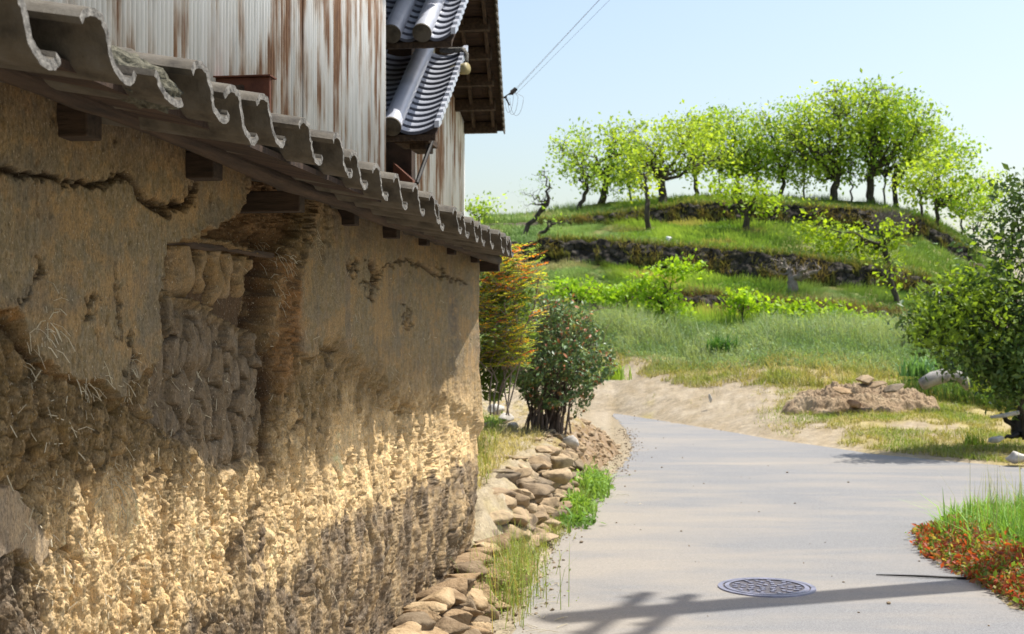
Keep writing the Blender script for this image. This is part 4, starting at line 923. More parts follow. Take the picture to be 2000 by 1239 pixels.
terrace_wall('uppermost dark dry-stone wall just below the row of trees on the hill', 8, 1070, 1895, 3)
terrace_wall('lower dark dry-stone wall crossing the middle of the hill', 6, 940, 1900, 4)
terrace_wall('brown overgrown stone bank at the foot of the hill behind the tall weeds', 4, 1320, 1790, 6)
# grass on the hill
def scatter(n, p0, p1, t0, t1, seed, thr=None, fr=1.):
    rg = np.random.default_rng(seed); px = rg.uniform(p0, p1, n); t = rg.uniform(t0, t1, n)
    D, Z = hill_z(px, t); X = (px-1000)/FPX*D; nn = fbm(X*fr, D*fr, seed+1, 4, .6)
    if thr is not None: k = nn > thr; px, t, D, Z, X, nn = px[k], t[k], D[k], Z[k], X[k], nn[k]
    return np.stack([X, D, Z-.03], -1), nn, px, t
def gcol(n, a, b_, lo=-.3, hi=.4): q = sst(lo, hi, n)[:, None]; return np.array(a)*(1-q)+np.array(b_)*q
G1, G2, DRY = (.12, .22, .045), (.25, .36, .085), (.38, .32, .15)
for nm, cnt, p0, p1, t0, t1, h, sd in (('a', 26000, 940, 1960, 9., 9.98, .24, 71), ('b', 34000, 940, 1960, 7.02, 8., .19, 72), ('c', 30000, 940, 1900, 5.05, 6.0, .20, 73), ('d', 20000, 940, 1900, 3., 4.0, .34, 74)):
    P, nn, px, t = scatter(cnt, p0, p1, t0, t1, sd, fr=.45)
    c = gcol(nn+.0, G1, G2); dr = sst(.22, .42, fbm(P[:, 0]*.35, P[:, 1]*.5, sd+7, 3))[:, None]; c = c*(1-.7*dr)+np.array(DRY)*.7*dr
    tag(blades('hill_grass', P, h*(.7+.6*sst(-.3, .4, nn)), .030, c, seed=sd), kind='stuff')
# overhanging grass on the wall heads
P = []
for k in (9, 7, 5):
    a, nn, px, t = scatter(5200, 1050, 1900, k-.02, k+.05, 80+k); a[:, 1] -= .35; P.append(a)
P = np.concatenate(P); tag(blades('wall_top_grass', P, .26, .03, gcol(np.random.default_rng(3).normal(size=len(P))*.3, (.09, .16, .035), (.26, .24, .09)), seed=85, lean=.8), kind='stuff')
for k, cnt in ((8, 6500), (6, 9500), (4, 6500)):
    P, nn, px, t = scatter(cnt, 1050, 1890, k+.02, k+.98, 180+k, thr=-.05, fr=1.1); P[:, 1] -= .42
    tag(blades('wall_weeds', P, .24, .035, gcol(nn, (.10, .13, .035), (.19, .15, .075)), seed=190+k, lean=.9), kind='stuff')
# tall feathery weeds
P, nn, px, t = scatter(60000, 1060, 1850, 1.9, 2.9, 90, thr=-.45, fr=.5)
gap = np.exp(-((px-1345)/52)**2)+np.exp(-((px-1290)/40)**2)*.5; rg = np.random.default_rng(91); k = rg.random(len(P)) > gap*.72*(t < 2.75); P, nn, px, t = P[k], nn[k], px[k], t[k]
hh = (.30+.75*sst(1.95, 2.5, t))*sst(1060, 1130, px)*sst(1850, 1790, px)*(.75+.4*sst(-.3, .4, nn))*(1-.45*np.exp(-((px-1430)/40)**2))
tag(blades('tall_weeds', P, hh*.47, .018, gcol(nn, (.17, .25, .11), (.31, .37, .20)), seed=92, lean=.5, hv=.5), kind='stuff')
Q = P[::2]+np.array([0, 0, .76])*(hh[::2]*np.random.default_rng(9).uniform(.4, .85, len(P[::2])))[:, None]+np.random.default_rng(8).normal(size=(len(P[::2]), 3))*.05
tag(leaf_obj('weed_leaves', Q, .055, gcol(nn[::2], (.17, .28, .12), (.32, .43, .22)), M['grass'], None, 93, asp=.4), kind='stuff')
# dry grass between dirt and weeds, and over the verge at the right
P, nn, px, t = scatter(26000, 1130, 2150, 1.62, 2.1, 94, thr=-.15, fr=.9)
tag(blades('dry_grass', P, .12+.08*(px > 1500), .014, gcol(nn, (.40, .33, .15), (.24, .28, .08)), seed=95, lean=.9), kind='stuff')
P, nn, px, t = scatter(52000, 1480, 2200, 1.03, 1.75, 96, thr=-.12, fr=.8)
k = np.random.default_rng(1).random(len(P)) < sst(1480, 1720, px+(t-1)*260); P, nn = P[k], nn[k]
tag(blades('verge_grass', P, .085, .011, gcol(nn, (.38, .31, .13), (.22, .29, .06)), seed=97, lean=1.), kind='stuff')
P, nn, px, t = scatter(2600, 1180, 1700, 1.02, 1.7, 98, thr=.33, fr=1.4)
tag(blades('ground_tufts', P, .06, .011, (.26, .28, .09), seed=99, lean=1.1), kind='stuff')

# ------------------------------------------------------------------ near plants, stones and things
def hb(x, y): return float(bank_h(np.array([x]), np.array([y]))[0])
# orange and yellow nandina behind the wall corner
def nandina():
    rr = random.Random(3); rg = np.random.default_rng(3); Y = 12.2; B = Vector(G(975, 790, Y)); root = empty('nandina_bush', B, 0, 'orange, red and yellow-green nandina bush behind the end of the mud wall', 'bush')
    tb = Tubes(); P = []; C = []; k = Y/FPX
    for i in range(760):
        c = rr.choice([(985, 600, 62, 95), (1000, 525, 52, 45), (960, 660, 55, 60), (1000, 690, 34, 30), (955, 560, 50, 80)])
        a, q = rr.uniform(0, 6.28), math.sqrt(rr.random()); px, py = c[0]+c[2]*q*math.cos(a), c[1]+c[3]*q*math.sin(a)
        p = Vector(G(px, py, Y+rr.uniform(-.35, .45)))-B
        ang = rr.uniform(-.5, .9); d = Vector((math.cos(ang)*rr.choice([1, 1, -1]), rr.uniform(-.7, .3), rr.uniform(-.15, .55))).normalized(); L_ = rr.uniform(.09, .19)
        q_ = rr.random(); top = sst(760, 480, py)
        base = rr.choices([(.70, .22, .03), (.68, .42, .06), (.56, .58, .07), (.24, .36, .06), (.62, .08, .03)], [2.0*float(sst(640, 520, py))+.3, 1.8, 2.8, 3.2, .2])[0]
        tb.add([p-Vector((0, 0, .05)), p+d*L_*.5, p+d*L_+Vector((0, 0, -.01))], [.0035, .002, .001], 4)
        for j in range(13):
            t = j/12; s_ = (-1)**j; P.append(p+d*L_*t+Vector((0, 0, .005))); C.append((d, s_, base, .042*(1.1-.4*t)))
    n = len(P); V = []; F = []; CC = []
    for i, (p, (d, s_, b_, L_)) in enumerate(zip(P, C)):
        side = d.cross(Vector((0, 0, 1))).normalized()*s_; e = (d*.65+side*.75+Vector((0, 0, rr.uniform(-.35, .25)))).normalized(); nrm = e.cross(Vector((rr.gauss(0, .4), rr.gauss(0, .4), 1))).normalized()*L_*.22
        V += [tuple(p), tuple(p+e*L_*.45-nrm), tuple(p+e*L_), tuple(p+e*L_*.45+nrm)]; F.append((4*i, 4*i+1, 4*i+2, 4*i+3)); f = rr.uniform(.7, 1.25); CC += [tuple(min(.8, x*f) for x in b_)]*4
    for i in range(7): tb.add(path((rr.gauss(0, .08), rr.gauss(0, .08), -.1), (rr.gauss(0, .22), rr.gauss(0, .2), rr.uniform(.6, 1.3)), 5, .04, rr), .008, 5)
    mesh('stems', tb.V, tb.F, M['twig'], root); mesh('leaves', V, F, M['leaf'], root, False, np.array(CC))
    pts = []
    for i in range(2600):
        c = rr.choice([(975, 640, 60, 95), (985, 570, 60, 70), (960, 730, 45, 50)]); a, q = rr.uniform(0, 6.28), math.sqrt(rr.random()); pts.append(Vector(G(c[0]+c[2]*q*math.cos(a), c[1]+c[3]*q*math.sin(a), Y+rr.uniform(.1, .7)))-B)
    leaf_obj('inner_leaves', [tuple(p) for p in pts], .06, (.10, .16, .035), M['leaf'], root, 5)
nandina()
def bush():
    rr = random.Random(9); rg = np.random.default_rng(9); Y = 14.6; B = Vector(G(1070, 838, Y)); root = empty('clipped_bush', B, 0, 'rounded glossy dark-green bush with many bare stems at its foot, on the bank', 'bush')
    k = Y/FPX; cz = Vector(G(1084, 696, Y))-B; rx, rz = 112*k, 110*k; tb = Tubes(); pts = []; cols = []
    def inside():
        while True:
            v = Vector((rr.uniform(-1, 1), rr.uniform(-1, 1), rr.uniform(-1, 1)))
            if v.length < 1: return v
    for i in range(46):
        a = rr.uniform(0, 6.28); v = Vector((math.cos(a)*rr.uniform(.2, .95), math.sin(a)*rr.uniform(.2, .95), rr.uniform(-.1, .85))); e = cz+Vector((v.x*rx, v.y*rx, v.z*rz))*.92
        s_ = Vector((rr.gauss(0, .13), rr.gauss(0, .10), -.06)); P = path(s_, e, 7, .035, rr, 0); r0 = rr.uniform(.008, .019)
        for j in range(1, 5): P[j] += Vector(((s_.x-P[j].x)*.35*(1-j/6), (s_.y-P[j].y)*.35*(1-j/6), .04))
        tb.add(P, [r0*(1-.8*j/7) for j in range(8)], 6)
        for q in range(7):
            j = rr.randint(3, 7); g = P[j]+Vector((rr.gauss(0, .14), rr.gauss(0, .14), abs(rr.gauss(0, .13)))); tb.add(path(P[j], g, 3, .08, rr), [.005, .004, .003, .0015], 4)
    for i in range(120):
        v = Vector((rr.gauss(0, 1), rr.gauss(0, 1), rr.gauss(0, 1))).normalized(); e = cz+Vector((v.x*rx, v.y*rx, v.z*rz))*rr.uniform(.9, 1.05); s_ = cz+Vector((v.x*rx, v.y*rx, v.z*rz))*.62; tb.add(path(s_, e, 3, .08, rr), [.005, .004, .003, .0012], 4)
    for i in range(17000):
        v = inside(); v = v.normalized()*v.length**.6*(1+.24*float(perlin(np.array([v.x*2.7+v.y]), np.array([v.z*2.7]), 8)[0])); p = cz+Vector((v.x*rx, v.y*rx, v.z*rz))
        if v.z < -.45 and rr.random() < .3: continue
        g = float(perlin(np.array([p.x*5.5]), np.array([p.z*5.5+p.y*3]), 4)[0])
        if g < -.3: continue
        if v.x > .25 and v.z > .1 and rr.random() < .5: continue
        pts.append(tuple(p)); cols.append(rr.choices([(.06, .105, .045), (.11, .165, .06), (.26, .10, .05), (.24, .26, .08)], [5, 4, .7+(v.z > .4)*.8, .5])[0])
    mesh('stems', tb.V, tb.F, M['shrub_stem'], root); leaf_obj('leaves', pts, .050, np.array(cols)*1.6, M['glossy'], root, 6, asp=.5, up=.5)
bush()
# big dark evergreen on the right
def evergreen():
    tree('evergreen_tree', 'dark glossy evergreen tree filling the right edge of the view', 'tree', (3.95*1.76, 17.2, .35), [(1985, 430, 42, 90, 1.0), (1872, 600, 76, 52, 1.8), (1965, 585, 80, 90, 2.4), (1925, 470, 44, 30, .35), (1985, 670, 90, 76, 2.2), (1835, 640, 58, 44, 1.4), (2060, 520, 90, 190, 2), (1925, 700, 90, 44, 2.4), (1985, 740, 70, 50, 2), (1810, 625, 34, 30, .5), (1998, 760, 36, 36, .6), (1985, 380, 40, 60, .6)],
         fork=(1995, 690), tr=.055, K=860, m=20, leaf=.085, sig=.13, limbs=16, seed=55, mat='glossy', col=(.06, .115, .028), col2=(.13, .205, .04), gate=-.3, asp=.5, twr=.008, hollow=.2, depth=.7)
evergreen()
rg = np.random.default_rng(12)
P = [];
for (cx, cy, rx, ry, n) in ((1862, 580, 84, 34, 420), (1832, 640, 60, 40, 420), (1905, 545, 80, 36, 260), (1880, 640, 100, 60, 420), (1960, 560, 60, 110, 300)):
    a = rg.uniform(0, 6.28, n); q = np.sqrt(rg.random(n)); P += [G(cx+rx*q_*math.cos(a_)+rg.normal()*8, cy+ry*q_*math.sin(a_)+rg.normal()*8, 16.7+rg.uniform(-.4, .5)) for a_, q_ in zip(a, q)]
O = [o for o in S.objects if o.name.startswith('evergreen_tree')][0]
leaf_obj('young_leaves', np.array(P)-np.array(O.location[:]), .085, (.20, .30, .035), M['leaf'], O, 13, asp=.5)
# undergrowth below it
P, nn, px, t = scatter(26000, 1750, 2250, 1.62, 2.3, 111); k = np.random.default_rng(5).random(len(P)) < sst(1755, 1880, px+nn*60); P, nn, px, t = P[k], nn[k], px[k], t[k]; tag(blades('undergrowth', P, .38, .018, gcol(nn, (.08, .14, .035), (.17, .26, .075)), seed=112, lean=.5), kind='stuff')
P2 = P[::3]+np.array([0, 0, .25])+rg.normal(size=P[::3].shape)*.08; tag(leaf_obj('undergrowth_leaves', P2, .06, (.08, .17, .04), M['grass'], None, 113), kind='stuff')
# clump of broad weeds on the dirt edge, brush heap on the hill, white bag
def clump(name, label, cat, base, n, r, h, wd, col, seed, lean=.7, parts='leaves'):
    rg = np.random.default_rng(seed); B = np.array(base); root = empty(name, base, 0, label, cat)
    P = rg.normal(size=(n, 3))*np.array([r, r, 0]); blades(parts, P, h, wd, col, seed=seed, lean=lean, parent=root); return root
clump('weed_clump', 'dark green leafy weed clump at the edge of the dirt clearing', 'weeds', G(1410, 690, 29.2), 160, .14, .36, .04, (.07, .17, .035), 121)
clump('weed_clump', 'grey-green broad-leaved weed beside the soil mound', 'weeds', G(1797, 735, 23.0), 160, .14, .28, .04, (.12, .24, .09), 122)
clump('grass_tuft', 'yellow-green grass tuft right of the clipped bush on the dirt', 'grass', G(1192, 742, 22), 260, .14, .25, .02, (.24, .36, .05), 123)
clump('grass_tuft', 'spiky yellow-green tuft right of the grey log', 'grass', G(1915, 765, 21), 120, .07, .26, .014, (.30, .40, .06), 124, lean=.5)
clump('grass_tuft', 'yellow-green tuft in the dry grass below the white rock', 'grass', G(1902, 868, 16.8), 120, .07, .13, .012, (.26, .36, .05), 125)
r0 = empty('brush_heap', on_hill(1735, 462), 0, 'round heap of grey-brown twigs hiding part of the upper stone wall', 'brush heap'); tb = Tubes(); rr = random.Random(4)
for i in range(420):
    a = rr.uniform(0, 6.28); p = Vector((rr.gauss(0, .28), rr.gauss(0, .2), rr.uniform(0, .2))); tb.add(path(p, p+Vector((rr.gauss(0, .35), rr.gauss(0, .3), rr.uniform(.3, 1.05))), 3, .1, rr), [.018, .014, .01, .005], 3)
mesh('twigs', tb.V, tb.F, M['twig'], r0)
v = rock(77, (.13, .10, .14), 5, .12); mesh_o = mesh('white_bag', v+np.array(on_hill(1306, 474))+np.array([0, 0, .12]), ICO3_F, vary('white_plastic', (.72, .72, .72), (.82, .82, .82), 5, .5, .004, 20)); tag(mesh_o, 'small white plastic bag lying on the middle grass terrace', 'bag')
# scrub along the third bank
P, nn, px, t = scatter(5200, 1320, 1790, 4.0, 5.1, 131); P[:, 1] -= .3
tag(blades('scrub', P, .35, .02, gcol(nn, (.13, .085, .05), (.20, .15, .08)), seed=132, lean=.7), kind='stuff')
# soil mound with slabs
def mound():
    Y = 21.6; B = G(1690, 800, Y); n = 300; u = np.linspace(-1, 1, n); X, Yg = np.meshgrid(u, u); rx, ry = 1.75, 1.0
    q = np.hypot(X, Yg); h = .33*np.exp(-((X-.02)/.42)**2-((Yg)/.55)**2)+.24*np.exp(-((X+.5)/.36)**2-(Yg/.5)**2)+.20*np.exp(-((X-.55)/.36)**2-(Yg/.5)**2)
    h = h*(1+.6*fbm(X*4, Yg*4, 5, 5, .65))+fbm(X*12, Yg*12, 6, 7, .8)*.09*np.clip(h*4, 0, 1); h = h-.40*sst(.62, 1, q+.25*fbm(X*3, Yg*3, 17, 4))
    k = fbm(X*6, Yg*6, 7, 4)[..., None]; C = np.array([.36, .265, .17])+k*np.array([.07, .06, .04]); w_ = sst(.1, .4, fbm(X*4+3, Yg*4, 8, 4)[..., None]); C = C*(1-w_*.6)+np.array([.46, .36, .24])*w_*.6
    n_ = NT('mound_soil', .95, .1); n_.base(n_.attr()); n_.bump(n_.noise(26, 5, .7), .03)
    o = mesh('soil_mound', np.stack([X*rx, Yg*ry, h-.02], -1).reshape(-1, 3), grid_faces(n, n), n_.m, None, True, C.reshape(-1, 3)); o.location = B
    tag(o, 'heap of dug brown soil on the dirt clearing', 'soil heap')
mound()
def rock_thing(name, label, cat, pos, size, seed, mat='stone', rz=0., planes=9, rough=.12, group=None):
    v = rotz(rock(seed, size, planes, rough), rz); o = mesh(name, v, ICO3_F, M[mat]); o.location = pos; o.rotation_euler = (math.sin(seed*3.)*.25+(.22 if 'slab' in name else 0), math.sin(seed*5.)*.22, 0); return tag(o, label, cat, group)
for i, (px, py, sx, sz, lb, m_) in enumerate([(1652, 764, .24, .05, 'long pale slab sticking out of the soil heap, left of the middle', 'footstone'), (1702, 752, .26, .05, 'pale flat slab lying near the top of the soil heap', 'footstone'), (1745, 757, .20, .05, 'brown-grey slab low on the right of the soil heap', 'stone'), (1690, 742, .17, .08, 'grey rounded stone crowning the soil heap', 'stone'), (1668, 790, .15, .08, 'reddish stone at the front foot of the soil heap', 'soil')]):
    rock_thing('stone_slab', lb, 'stone', G(px, py, 20.95+(py < 720)*.5), (sx, .15, sz), 200+i, m_, .2)
mesh_ = tag(mesh('curved_log', *tube([G(1800, 752, 21), G(1822, 740, 21), G(1850, 733, 21.1), (G(1878, 738, 21.1)), G(1893, 758, 21)], [.10, .12, .12, .10, .07], 12), M['log'], None, True), 'grey weathered log arching over the grass right of the soil heap', 'log')
for i, (px, py, Y, sz, lb) in enumerate([(1987, 893, 15.6, (.17, .10, .085), 'largest white rock at the right edge of the view beside the road'), (1945, 858, 16.9, (.12, .08, .045), 'flat white stone in the dry grass above the large white rock'), (1388, 778, 23.5, (.03, .05, .09), 'thin upright white scrap on the dirt clearing')]):
    rock_thing('rock', lb, 'rock', G(px, py, Y), sz, 220+i, 'palestone', .3)
st = empty('tree_stump', G(1992, 850, 17.3), 0, 'blackened broken stump with splayed roots at the right edge', 'stump'); tb = Tubes(); rr = random.Random(6)
for e, r in (((.02, 0, .42), .12), ((-.30, -.1, .30), .05), ((-.28, -.2, -.02), .045), ((.3, -.1, .2), .06), ((.1, -.3, 0), .05)): tb.add(path((0, 0, .02), e, 5, .06, rr), [r, r*.95, r*.85, r*.7, r*.55, r*.3], 9)
mesh('trunk', tb.V, tb.F, M['black'], st)
o = tag(mesh('plank', *tube([G(1935, 815, 17.1), G(1960, 812, 17.0), G(1990, 806, 17)], [.02, .03, .03], 6), M['palestone'], None, False), 'pale split plank leaning on the blackened stump', 'plank')
# dry-stone edging of the bank: each stone a part
rw = empty('rubble_wall', (.5, 11, 0), 0, 'low rubble wall of rounded tan field stones holding the bank beside the road', 'stone wall'); rr = random.Random(21); cnt = 0
def fx(Y): return float(np.interp(Y, FOOT[:, 1], FOOT[:, 0]))
for row in range(5):
    Y = 9.15+.12*row
    while Y < 13.7-.05*row and cnt < 88:
        L_ = rr.uniform(.15, .34); hgt = rr.uniform(.06, .09); dp = rr.uniform(.10, .17)
        hmax = float(np.interp(Y, [9, 9.8, 10.8, 13.7], [.22, .42, .52, .45]))
        z = .045+.098*row
        if z > hmax: Y += L_; continue
        sl = (fx(Y+.1)-fx(Y-.1))/.2
        v = rotz(rock(1000+cnt, (dp, L_*.56, hgt*.82), 9, .14, lim=(.5, .85)), -math.atan(sl)+rr.gauss(0, .18)); v[:, 2] += v[:, 0]*rr.gauss(0, .2)
        mesh('stone', v+np.array([fx(Y+L_/2)-.5+.03-.055*row+rr.gauss(0, .02), Y+L_/2-11, z]), ICO3_F, M['stone'], rw); cnt += 1; Y += L_*.98
for (px, py, Y, sx, sy, sz) in ((985, 930, 10.5, .17, .12, .055), (1050, 905, 11.3, .13, .12, .06), (1060, 880, 11.9, .10, .1, .04), (1095, 905, 11.9, .12, .12, .07), (1020, 945, 10.4, .10, .12, .06), (1000, 895, 11.4, .18, .1, .05), (970, 965, 9.8, .15, .14, .05), (1045, 960, 10.3, .16, .14, .08), (1085, 930, 11.2, .13, .15, .08), (960, 1015, 9.35, .17, .14, .07), (950, 1045, 9.1, .12, .1, .05)):
    v = rotz(rock(int(px*7+py), (sx, sy, sz), 10, .12, lim=(.5, .85)), rr.gauss(0, .5)); p = G(px, py, Y); mesh('stone', v+np.array([p[0]-.5, p[1]-11, p[2]]), ICO3_F, M['stone'], rw)
for i, (px, py, Y, s_, lb, m_) in enumerate([(968, 800, 15.8, .12, 'pale rounded stone on the bank top near the wall corner', 'palestone'), (985, 818, 15.4, .12, 'second pale stone in front of the rounded one near the wall corner', 'palestone'), (1003, 832, 15.0, .09, 'small pale stone at the left foot of the clipped bush', 'palestone'), (1078, 846, 14.2, .08, 'brown stone lying right in front of the bush stems', 'stone'), (1112, 862, 14.0, .12, 'pale flat stone on the bank right of the bush foot', 'palestone'), (950, 835, 14.6, .10, 'grey stone on the bank close against the wall end', 'stone')]):
    rock_thing('bank_stone', lb, 'stone', G(px, py, Y), (s_, s_*.8, s_*.62), 240+i, m_, i*.7)
# small rubble along the road edges
def pebbles(name, pts, s0, s1, seed, mat='stone'):
    rg = np.random.default_rng(seed); V = []; F = []; n = 0
    bs = rock(seed, (1, 1, .7), 6, .15); e = bmesh.new(); bmesh.ops.create_icosphere(e, subdivisions=1, radius=1); bv = np.array([v.co[:] for v in e.verts]); bf = np.array([[v.index for v in f.verts] for f in e.faces]); e.free()
    for p in pts:
        s_ = rg.uniform(s0, s1)*rg.choice([.5, .7, 1]); V.append(rotz(bv*np.array([1, .8, .6])*(1+.25*rg.normal(size=(len(bv), 1)).clip(-1, 1))*s_, rg.uniform(0, 6))+np.array(p)+np.array([0, 0, s_*.3])); F.append(bf+n); n += len(bv)
    return tag(mesh(name, np.concatenate(V), np.concatenate(F), M[mat], None, False), kind='stuff')
rg = np.random.default_rng(31); pts = []
for i in range(900):
    Y = rg.uniform(5, 22); x = np.interp(Y, [p[1] for p in LEFT[:13]], [p[0] for p in LEFT[:13]])+rg.normal()*.10-.04; pts.append((x, Y, .004))
for i in range(500):
    t = rg.uniform(0, 1); q = np.array(FARL[1])+(np.array(FARL[5])-np.array(FARL[1]))*t+rg.normal(size=2)*.25+np.array([.15, .15]); pts.append((q[0], q[1], .01))
for i in range(70): pts.append((rg.uniform(0, 4), rg.uniform(6.5, 20), .004))
pebbles('gravel', pts, .005, .018, 32)
pts = []
for i in range(420):
    Y = rg.uniform(13.2, 20.5); x = fx(Y)-abs(rg.normal())*.35+.04; pts.append((x, Y, max(hb(x, Y)-.01, .0)))
pebbles('bank_rubble', pts, .015, .075, 36)
# grasses on the bank and verge
def bpts(n, f, seed):
    rg = np.random.default_rng(seed); out = []
    while len(out) < n:
        x, y = f(rg); out.append((x, y, max(hb(x, y)-.01, 0)))
    return np.array(out)
P = bpts(3800, lambda r: (lambda Y: (r.uniform(-.75, min(.35, fx(Y)-.35)), Y))(r.uniform(9.2, 15)), 141); tag(blades('dry_bank_grass', P, .10, .006, (.46, .40, .20), seed=142, lean=1.1), kind='stuff')
P = bpts(900, lambda r: (r.uniform(-.6, -.15), r.uniform(10, 17)), 143); tag(blades('bank_grass', P, .14, .008, (.26, .32, .08), seed=144, lean=.7), kind='stuff')
P = bpts(2600, lambda r: (lambda Y: (fx(Y)+abs(r.normal())*.10+.02, Y))(r.uniform(8.6, 13.6)), 145); tag(blades('foot_grass', P, .09, .006, (.30, .32, .10), seed=146, lean=.9), kind='stuff')
def local_clump(name, label, cx, cy, rx, ry, n, h, wd, col, seed, lean=.5, dry=.0, leaves=0, lsz=.05):
    rg = np.random.default_rng(seed); root = empty(name, (cx, cy, 0), 0, label, 'plant'); P = rg.normal(size=(n, 3))*np.array([rx, ry, 0])
    P[:, 2] = [max(hb(cx+p[0], cy+p[1]), 0) for p in P]; c = np.array(col)*np.ones((n, 3)); d = rg.random(n) < dry; c[d] = (.42, .35, .16)
    blades('blades', P, h, wd, c, seed=seed, lean=lean, parent=root)
    if leaves:
        Q = P[rg.integers(0, n, leaves)]+np.stack([rg.normal(size=leaves)*.04, rg.normal(size=leaves)*.04, rg.uniform(.03, h*.9, leaves)], -1); leaf_obj('leaves', Q, lsz, np.array(col)*1.1, M['grass'], root, seed+1, asp=.4)
    return root
local_clump('feathery_weed', 'feathery yellow-green weed growing between the wall footing and the road', -.03, 7.75, .10, .30, 420, .28, .005, (.25, .33, .09), 151, .35, .3, 1500, .016)
local_clump('feathery_weed', 'thinner feathery weed just behind the first one at the wall footing', .03, 8.55, .07, .22, 320, .22, .005, (.26, .34, .10), 152, .4, .3, 600, .016)
local_clump('leafy_weed', 'bright green leafy weed at the middle of the rubble wall foot', .60, 11.6, .07, .28, 150, .15, .016, (.21, .34, .07), 153, .7, 0, 420, .05)
local_clump('leafy_weed', 'bright green leafy weed at the far end of the rubble wall', .83, 12.9, .08, .28, 190, .24, .016, (.22, .36, .08), 154, .7, 0, 520, .055)
local_clump('leafy_weed', 'low dark-leaved weed spreading onto the asphalt below the rubble wall', .52, 10.75, .08, .12, 60, .08, .02, (.14, .26, .06), 155, .9, 0, 240, .06)
local_clump('leafy_weed', 'small green weed among the pale stones at the wall corner', -.28, 15.0, .08, .3, 150, .14, .014, (.18, .30, .06), 156, .6, 0, 100, .05)
rg = np.random.default_rng(161); tb = Tubes()
for i in range(150):
    x, y = (rg.uniform(-.4, .3), rg.uniform(6.4, 9.4)) if i < 90 else (rg.uniform(.2, 1.2), rg.uniform(12, 15)); z = max(hb(x, y), .004)+.006; a = rg.uniform(0, 3.1); l_ = rg.uniform(.03, .12); tb.add([(x, y, z), (x+math.cos(a)*l_*.5, y+math.sin(a)*l_*.5, z+.008), (x+math.cos(a+.2)*l_, y+math.sin(a+.2)*l_, z)], .002, 4)
tag(mesh('dry_twigs', tb.V, tb.F, M['straw']), kind='stuff')
# planted island on the right
isl = [(2.98, 7.3), (2.95, 8.2), (3.03, 9.2), (3.30, 10.2), (3.92, 11.2), (5.0, 12.0), (6.2, 11.9), (9, 10.5), (12, 9), (12, 4.4), (5.2, 6.3), (3.4, 6.9)]
def build_island():
    x = np.arange(2.7, 12, .05); y = np.arange(4.2, 12.3, .05); X, Y = np.meshgrid(x, y); d = poly_sd(X, Y, isl); Z = .09*sst(0, .25, d)-.03+.02*fbm(X*4, Y*4, 5, 3)
    C = np.array([.24, .19, .11])+fbm(X*5, Y*5, 6, 3)[..., None]*.05; n = NT('island_soil', .95, .1); n.base(n.attr()); n.bump(n.noise(30, 4, .7), .01)
    tag(mesh('verge_soil', np.stack([X, Y, Z], -1).reshape(-1, 3), grid_faces(*X.shape), n.m, None, True, C.reshape(-1, 3)), kind='structure')
build_island()
rg = np.random.default_rng(171); P = rg.uniform((3.0, 7.0, 0), (6.6, 12, 0), (60000, 3)); d = poly_sd(P[:, 0], P[:, 1], isl); nn = fbm(P[:, 0]*2, P[:, 1]*2, 9, 3); inner = sst(.10, .45, d-.18*(P[:, 1] < 9.6)+nn*.12)
k = (rg.random(len(P)) < inner)&(d > .02); Pg = P[k]; Pg[:, 2] = .04
tag(blades('green_grass', Pg[:22000], .20*(.6+.7*sst(.1, .9, d[k][:22000])), .008, gcol(nn[k][:22000], (.10, .22, .03), (.22, .38, .06)), seed=172, lean=.55), kind='stuff')
k2 = (d > -.05)&(rg.random(len(P)) < (1-inner)*.9)&(P[:, 1] < 10.4)&(P[:, 0] < 5.2); Pr = P[k2]; rep = np.repeat(Pr, 3, 0)+rg.normal(size=(len(Pr)*3, 3))*.03; dd = poly_sd(rep[:, 0], rep[:, 1], isl); rep[:, 2] = .02+rg.random(len(rep))*(.04+.14*sst(-.05, .3, dd))
cc = np.array([(.42, .085, .04), (.30, .13, .06), (.36, .32, .10), (.15, .24, .05)])[rg.choice(4, len(rep), p=[.33, .27, .16, .24])]
tag(leaf_obj('red_leaved_weed', rep, .038, cc, M['leaf'], None, 173, asp=.5), kind='stuff')
P = rg.uniform((3.3, 8.8, .04), (6.2, 11.8, .04), (900, 3)); P = P[poly_sd(P[:, 0], P[:, 1], isl) > .25]; tag(blades('seed_stalks', P, .42, .005, (.36, .36, .18), seed=174, lean=.2), kind='stuff')
P = np.stack([rg.normal(size=2200)*.3+3.7, rg.normal(size=2200)*.55+9.7, np.full(2200, .04)], -1); P = P[poly_sd(P[:, 0], P[:, 1], isl) > .12]; tag(blades('broad_grass', P, .20, .016, (.20, .36, .07), seed=175, lean=.9), kind='stuff')
tag(mesh('fallen_stick', *tube([(2.42, 8.47, .012), (2.7, 8.40, .016), (3.0, 8.33, .014)], [.004, .008, .009], 6), M['black'], None, True), 'thin dark stick lying on the road by the red weeds', 'stick')
# manhole cover
mh = empty('manhole_cover', (1.613, 8.075, .004), .3, 'round cast-iron manhole cover set in the road', 'manhole cover')
MI = vary('cast_iron', (.11, .11, .15), (.21, .21, .28), 12, .45, .002, 60, spec=.6); MI2 = vary('cast_iron_recess', (.045, .042, .05), (.11, .10, .11), 20, .6, .002, 90)
def disc(r0, r1, z0, z1, n=64):
    V = []; F = []
    for i in range(n):
        a = 2*math.pi*i/n; c, s_ = math.cos(a), math.sin(a); V += [(r0*c, r0*s_, z1), (r1*c, r1*s_, z1), (r1*c+.004*c, r1*s_+.004*s_, z0)]
    for i in range(n): j = (i+1) % n; F += [(3*i, 3*i+1, 3*j+1, 3*j), (3*i+1, 3*i+2, 3*j+2, 3*j+1)]
    return V, F
mesh('frame', *disc(.275, .305, -.002, .008), MI, mh, False)
bb = MB(); n = 64; bb.add([(.272*math.cos(2*math.pi*i/n), .272*math.sin(2*math.pi*i/n), .004) for i in range(n)], [tuple(range(n))]); bb.obj('plate', MI2, mh)
bb = MB(); rr = random.Random(2)
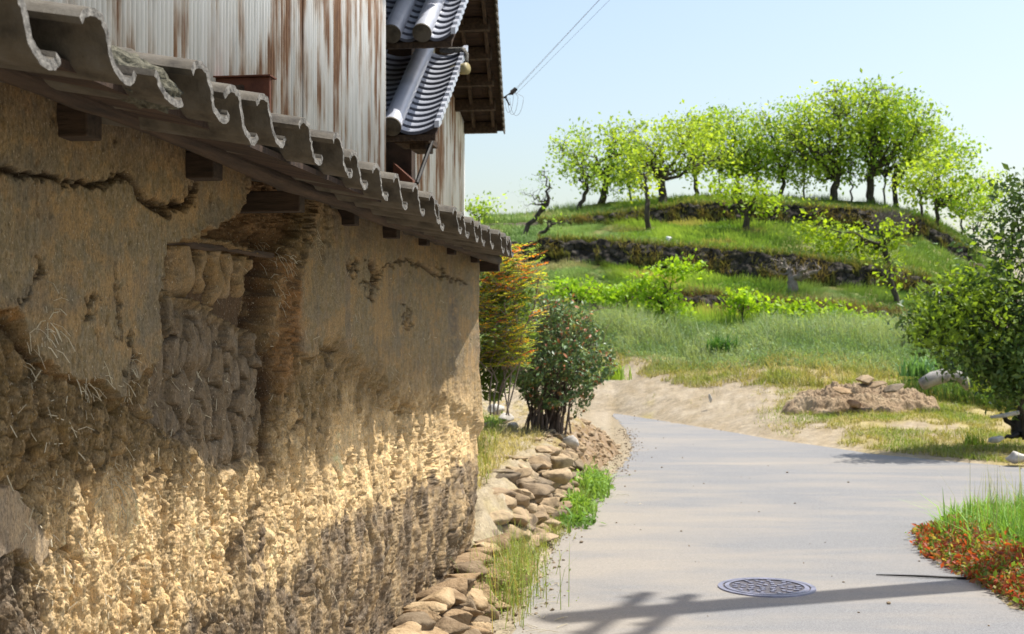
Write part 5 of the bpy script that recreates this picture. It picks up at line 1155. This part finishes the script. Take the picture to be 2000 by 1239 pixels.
V, F = disc(.235, .262, .0035, .010); bb.add(V, F)
for ring, cntt in ((.20, 16), (.15, 12), (.10, 8), (.05, 5)):
    for i in range(cntt):
        a = 2*math.pi*(i+.5*(ring > .12))/cntt+rr.uniform(-.1, .1); Mx = Matrix.Translation((ring*math.cos(a), ring*math.sin(a), 0)) @ Matrix.Rotation(a+rr.uniform(-.6, .6), 4, 'Z'); bb.box(-.017, .017, -.012, .012, .003, .009+rr.uniform(0, .002), Mx)
bb.obj('relief', MI, mh)
# service wires to the pole that stands beyond the right edge (its shadow lies across the road)
pole = empty('utility_pole', (4.75, 8.82, 0), .3, 'concrete utility pole beside the island on the right, casting the long shadow over the road', 'utility pole')
mesh('shaft', *tube([(0, 0, -.1), (0, 0, 9.35)], [.20, .14], 20), M['concrete'], pole)
for z, l_, yo in ((9.1, .8, -.16), (8.4, .6, -.16)):
    bb = MB(); bb.box(-l_, l_, yo-.05, yo+.03, z-.05, z+.05, Matrix.Rotation(.9, 4, 'Z')); ar = bb.obj('cross_arm', M['black'], pole)
    for q in (-.85, -.4, .4, .85):
        v = Matrix.Rotation(.9, 3, 'Z') @ Vector((q*l_, yo, 0)); mesh('insulator', *tube([(v.x, v.y, z+.05), (v.x, v.y, z+.22)], [.045, .03], 10), M['palestone'], ar)
A = Vector(G(1003, 178, 12.7)); Pt = Vector((4.62, 8.78, 8.2))
w3 = empty('service_wires', A, 0, 'three thin service wires with looped ends tied to the gable corner', 'wires'); tb = Tubes()
for i, (dx, dz) in enumerate(((0, 0), (.05, .02), (.085, -.03))):
    a = Vector((dx*.3, dx, dz*.5)); e = Pt-A+Vector((dx, dx*3, dz*6)); tb.add([a.lerp(e, j/16) for j in range(17)], .0015, 6)
def L3(px, py): return Vector(G(px, py, 12.7))-A
for i, (x0, x1, yb) in enumerate(((986, 1003, 224), (992, 1012, 228), (996, 1023, 230))):
    Q = []
    for j in range(15):
        t = j/14; Q.append(L3(x0+(x1-x0)*(1-math.cos(math.pi*t))/2, 192-(12*t)+(yb-190)*math.sin(math.pi*t)))
    Q[-1] = L3(1004, 180) if i else Q[-1]; tb.add(Q, .0020, 5)
mesh('wires', tb.V, tb.F, M['wire'], w3)
bb = MB(); rr = random.Random(3)
for i in range(7): c = Vector((rr.gauss(0, .014), rr.gauss(0, .014), rr.gauss(0, .012))); bb.tube([c-Vector((rr.uniform(.01, .03), 0, .02)), c+Vector((.02, .01, .02))], .012, 7)
bb.obj('clamp', M['black'], w3)
bb = MB(); bb.tube([L3(974, 192), L3(990, 190)], .010, 8); bb.tube([L3(985, 190), L3(1000, 180)], .006, 6); bb.tube([L3(988, 192), L3(995, 206)], .008, 6); bb.obj('wall_hook', M['black'], w3)
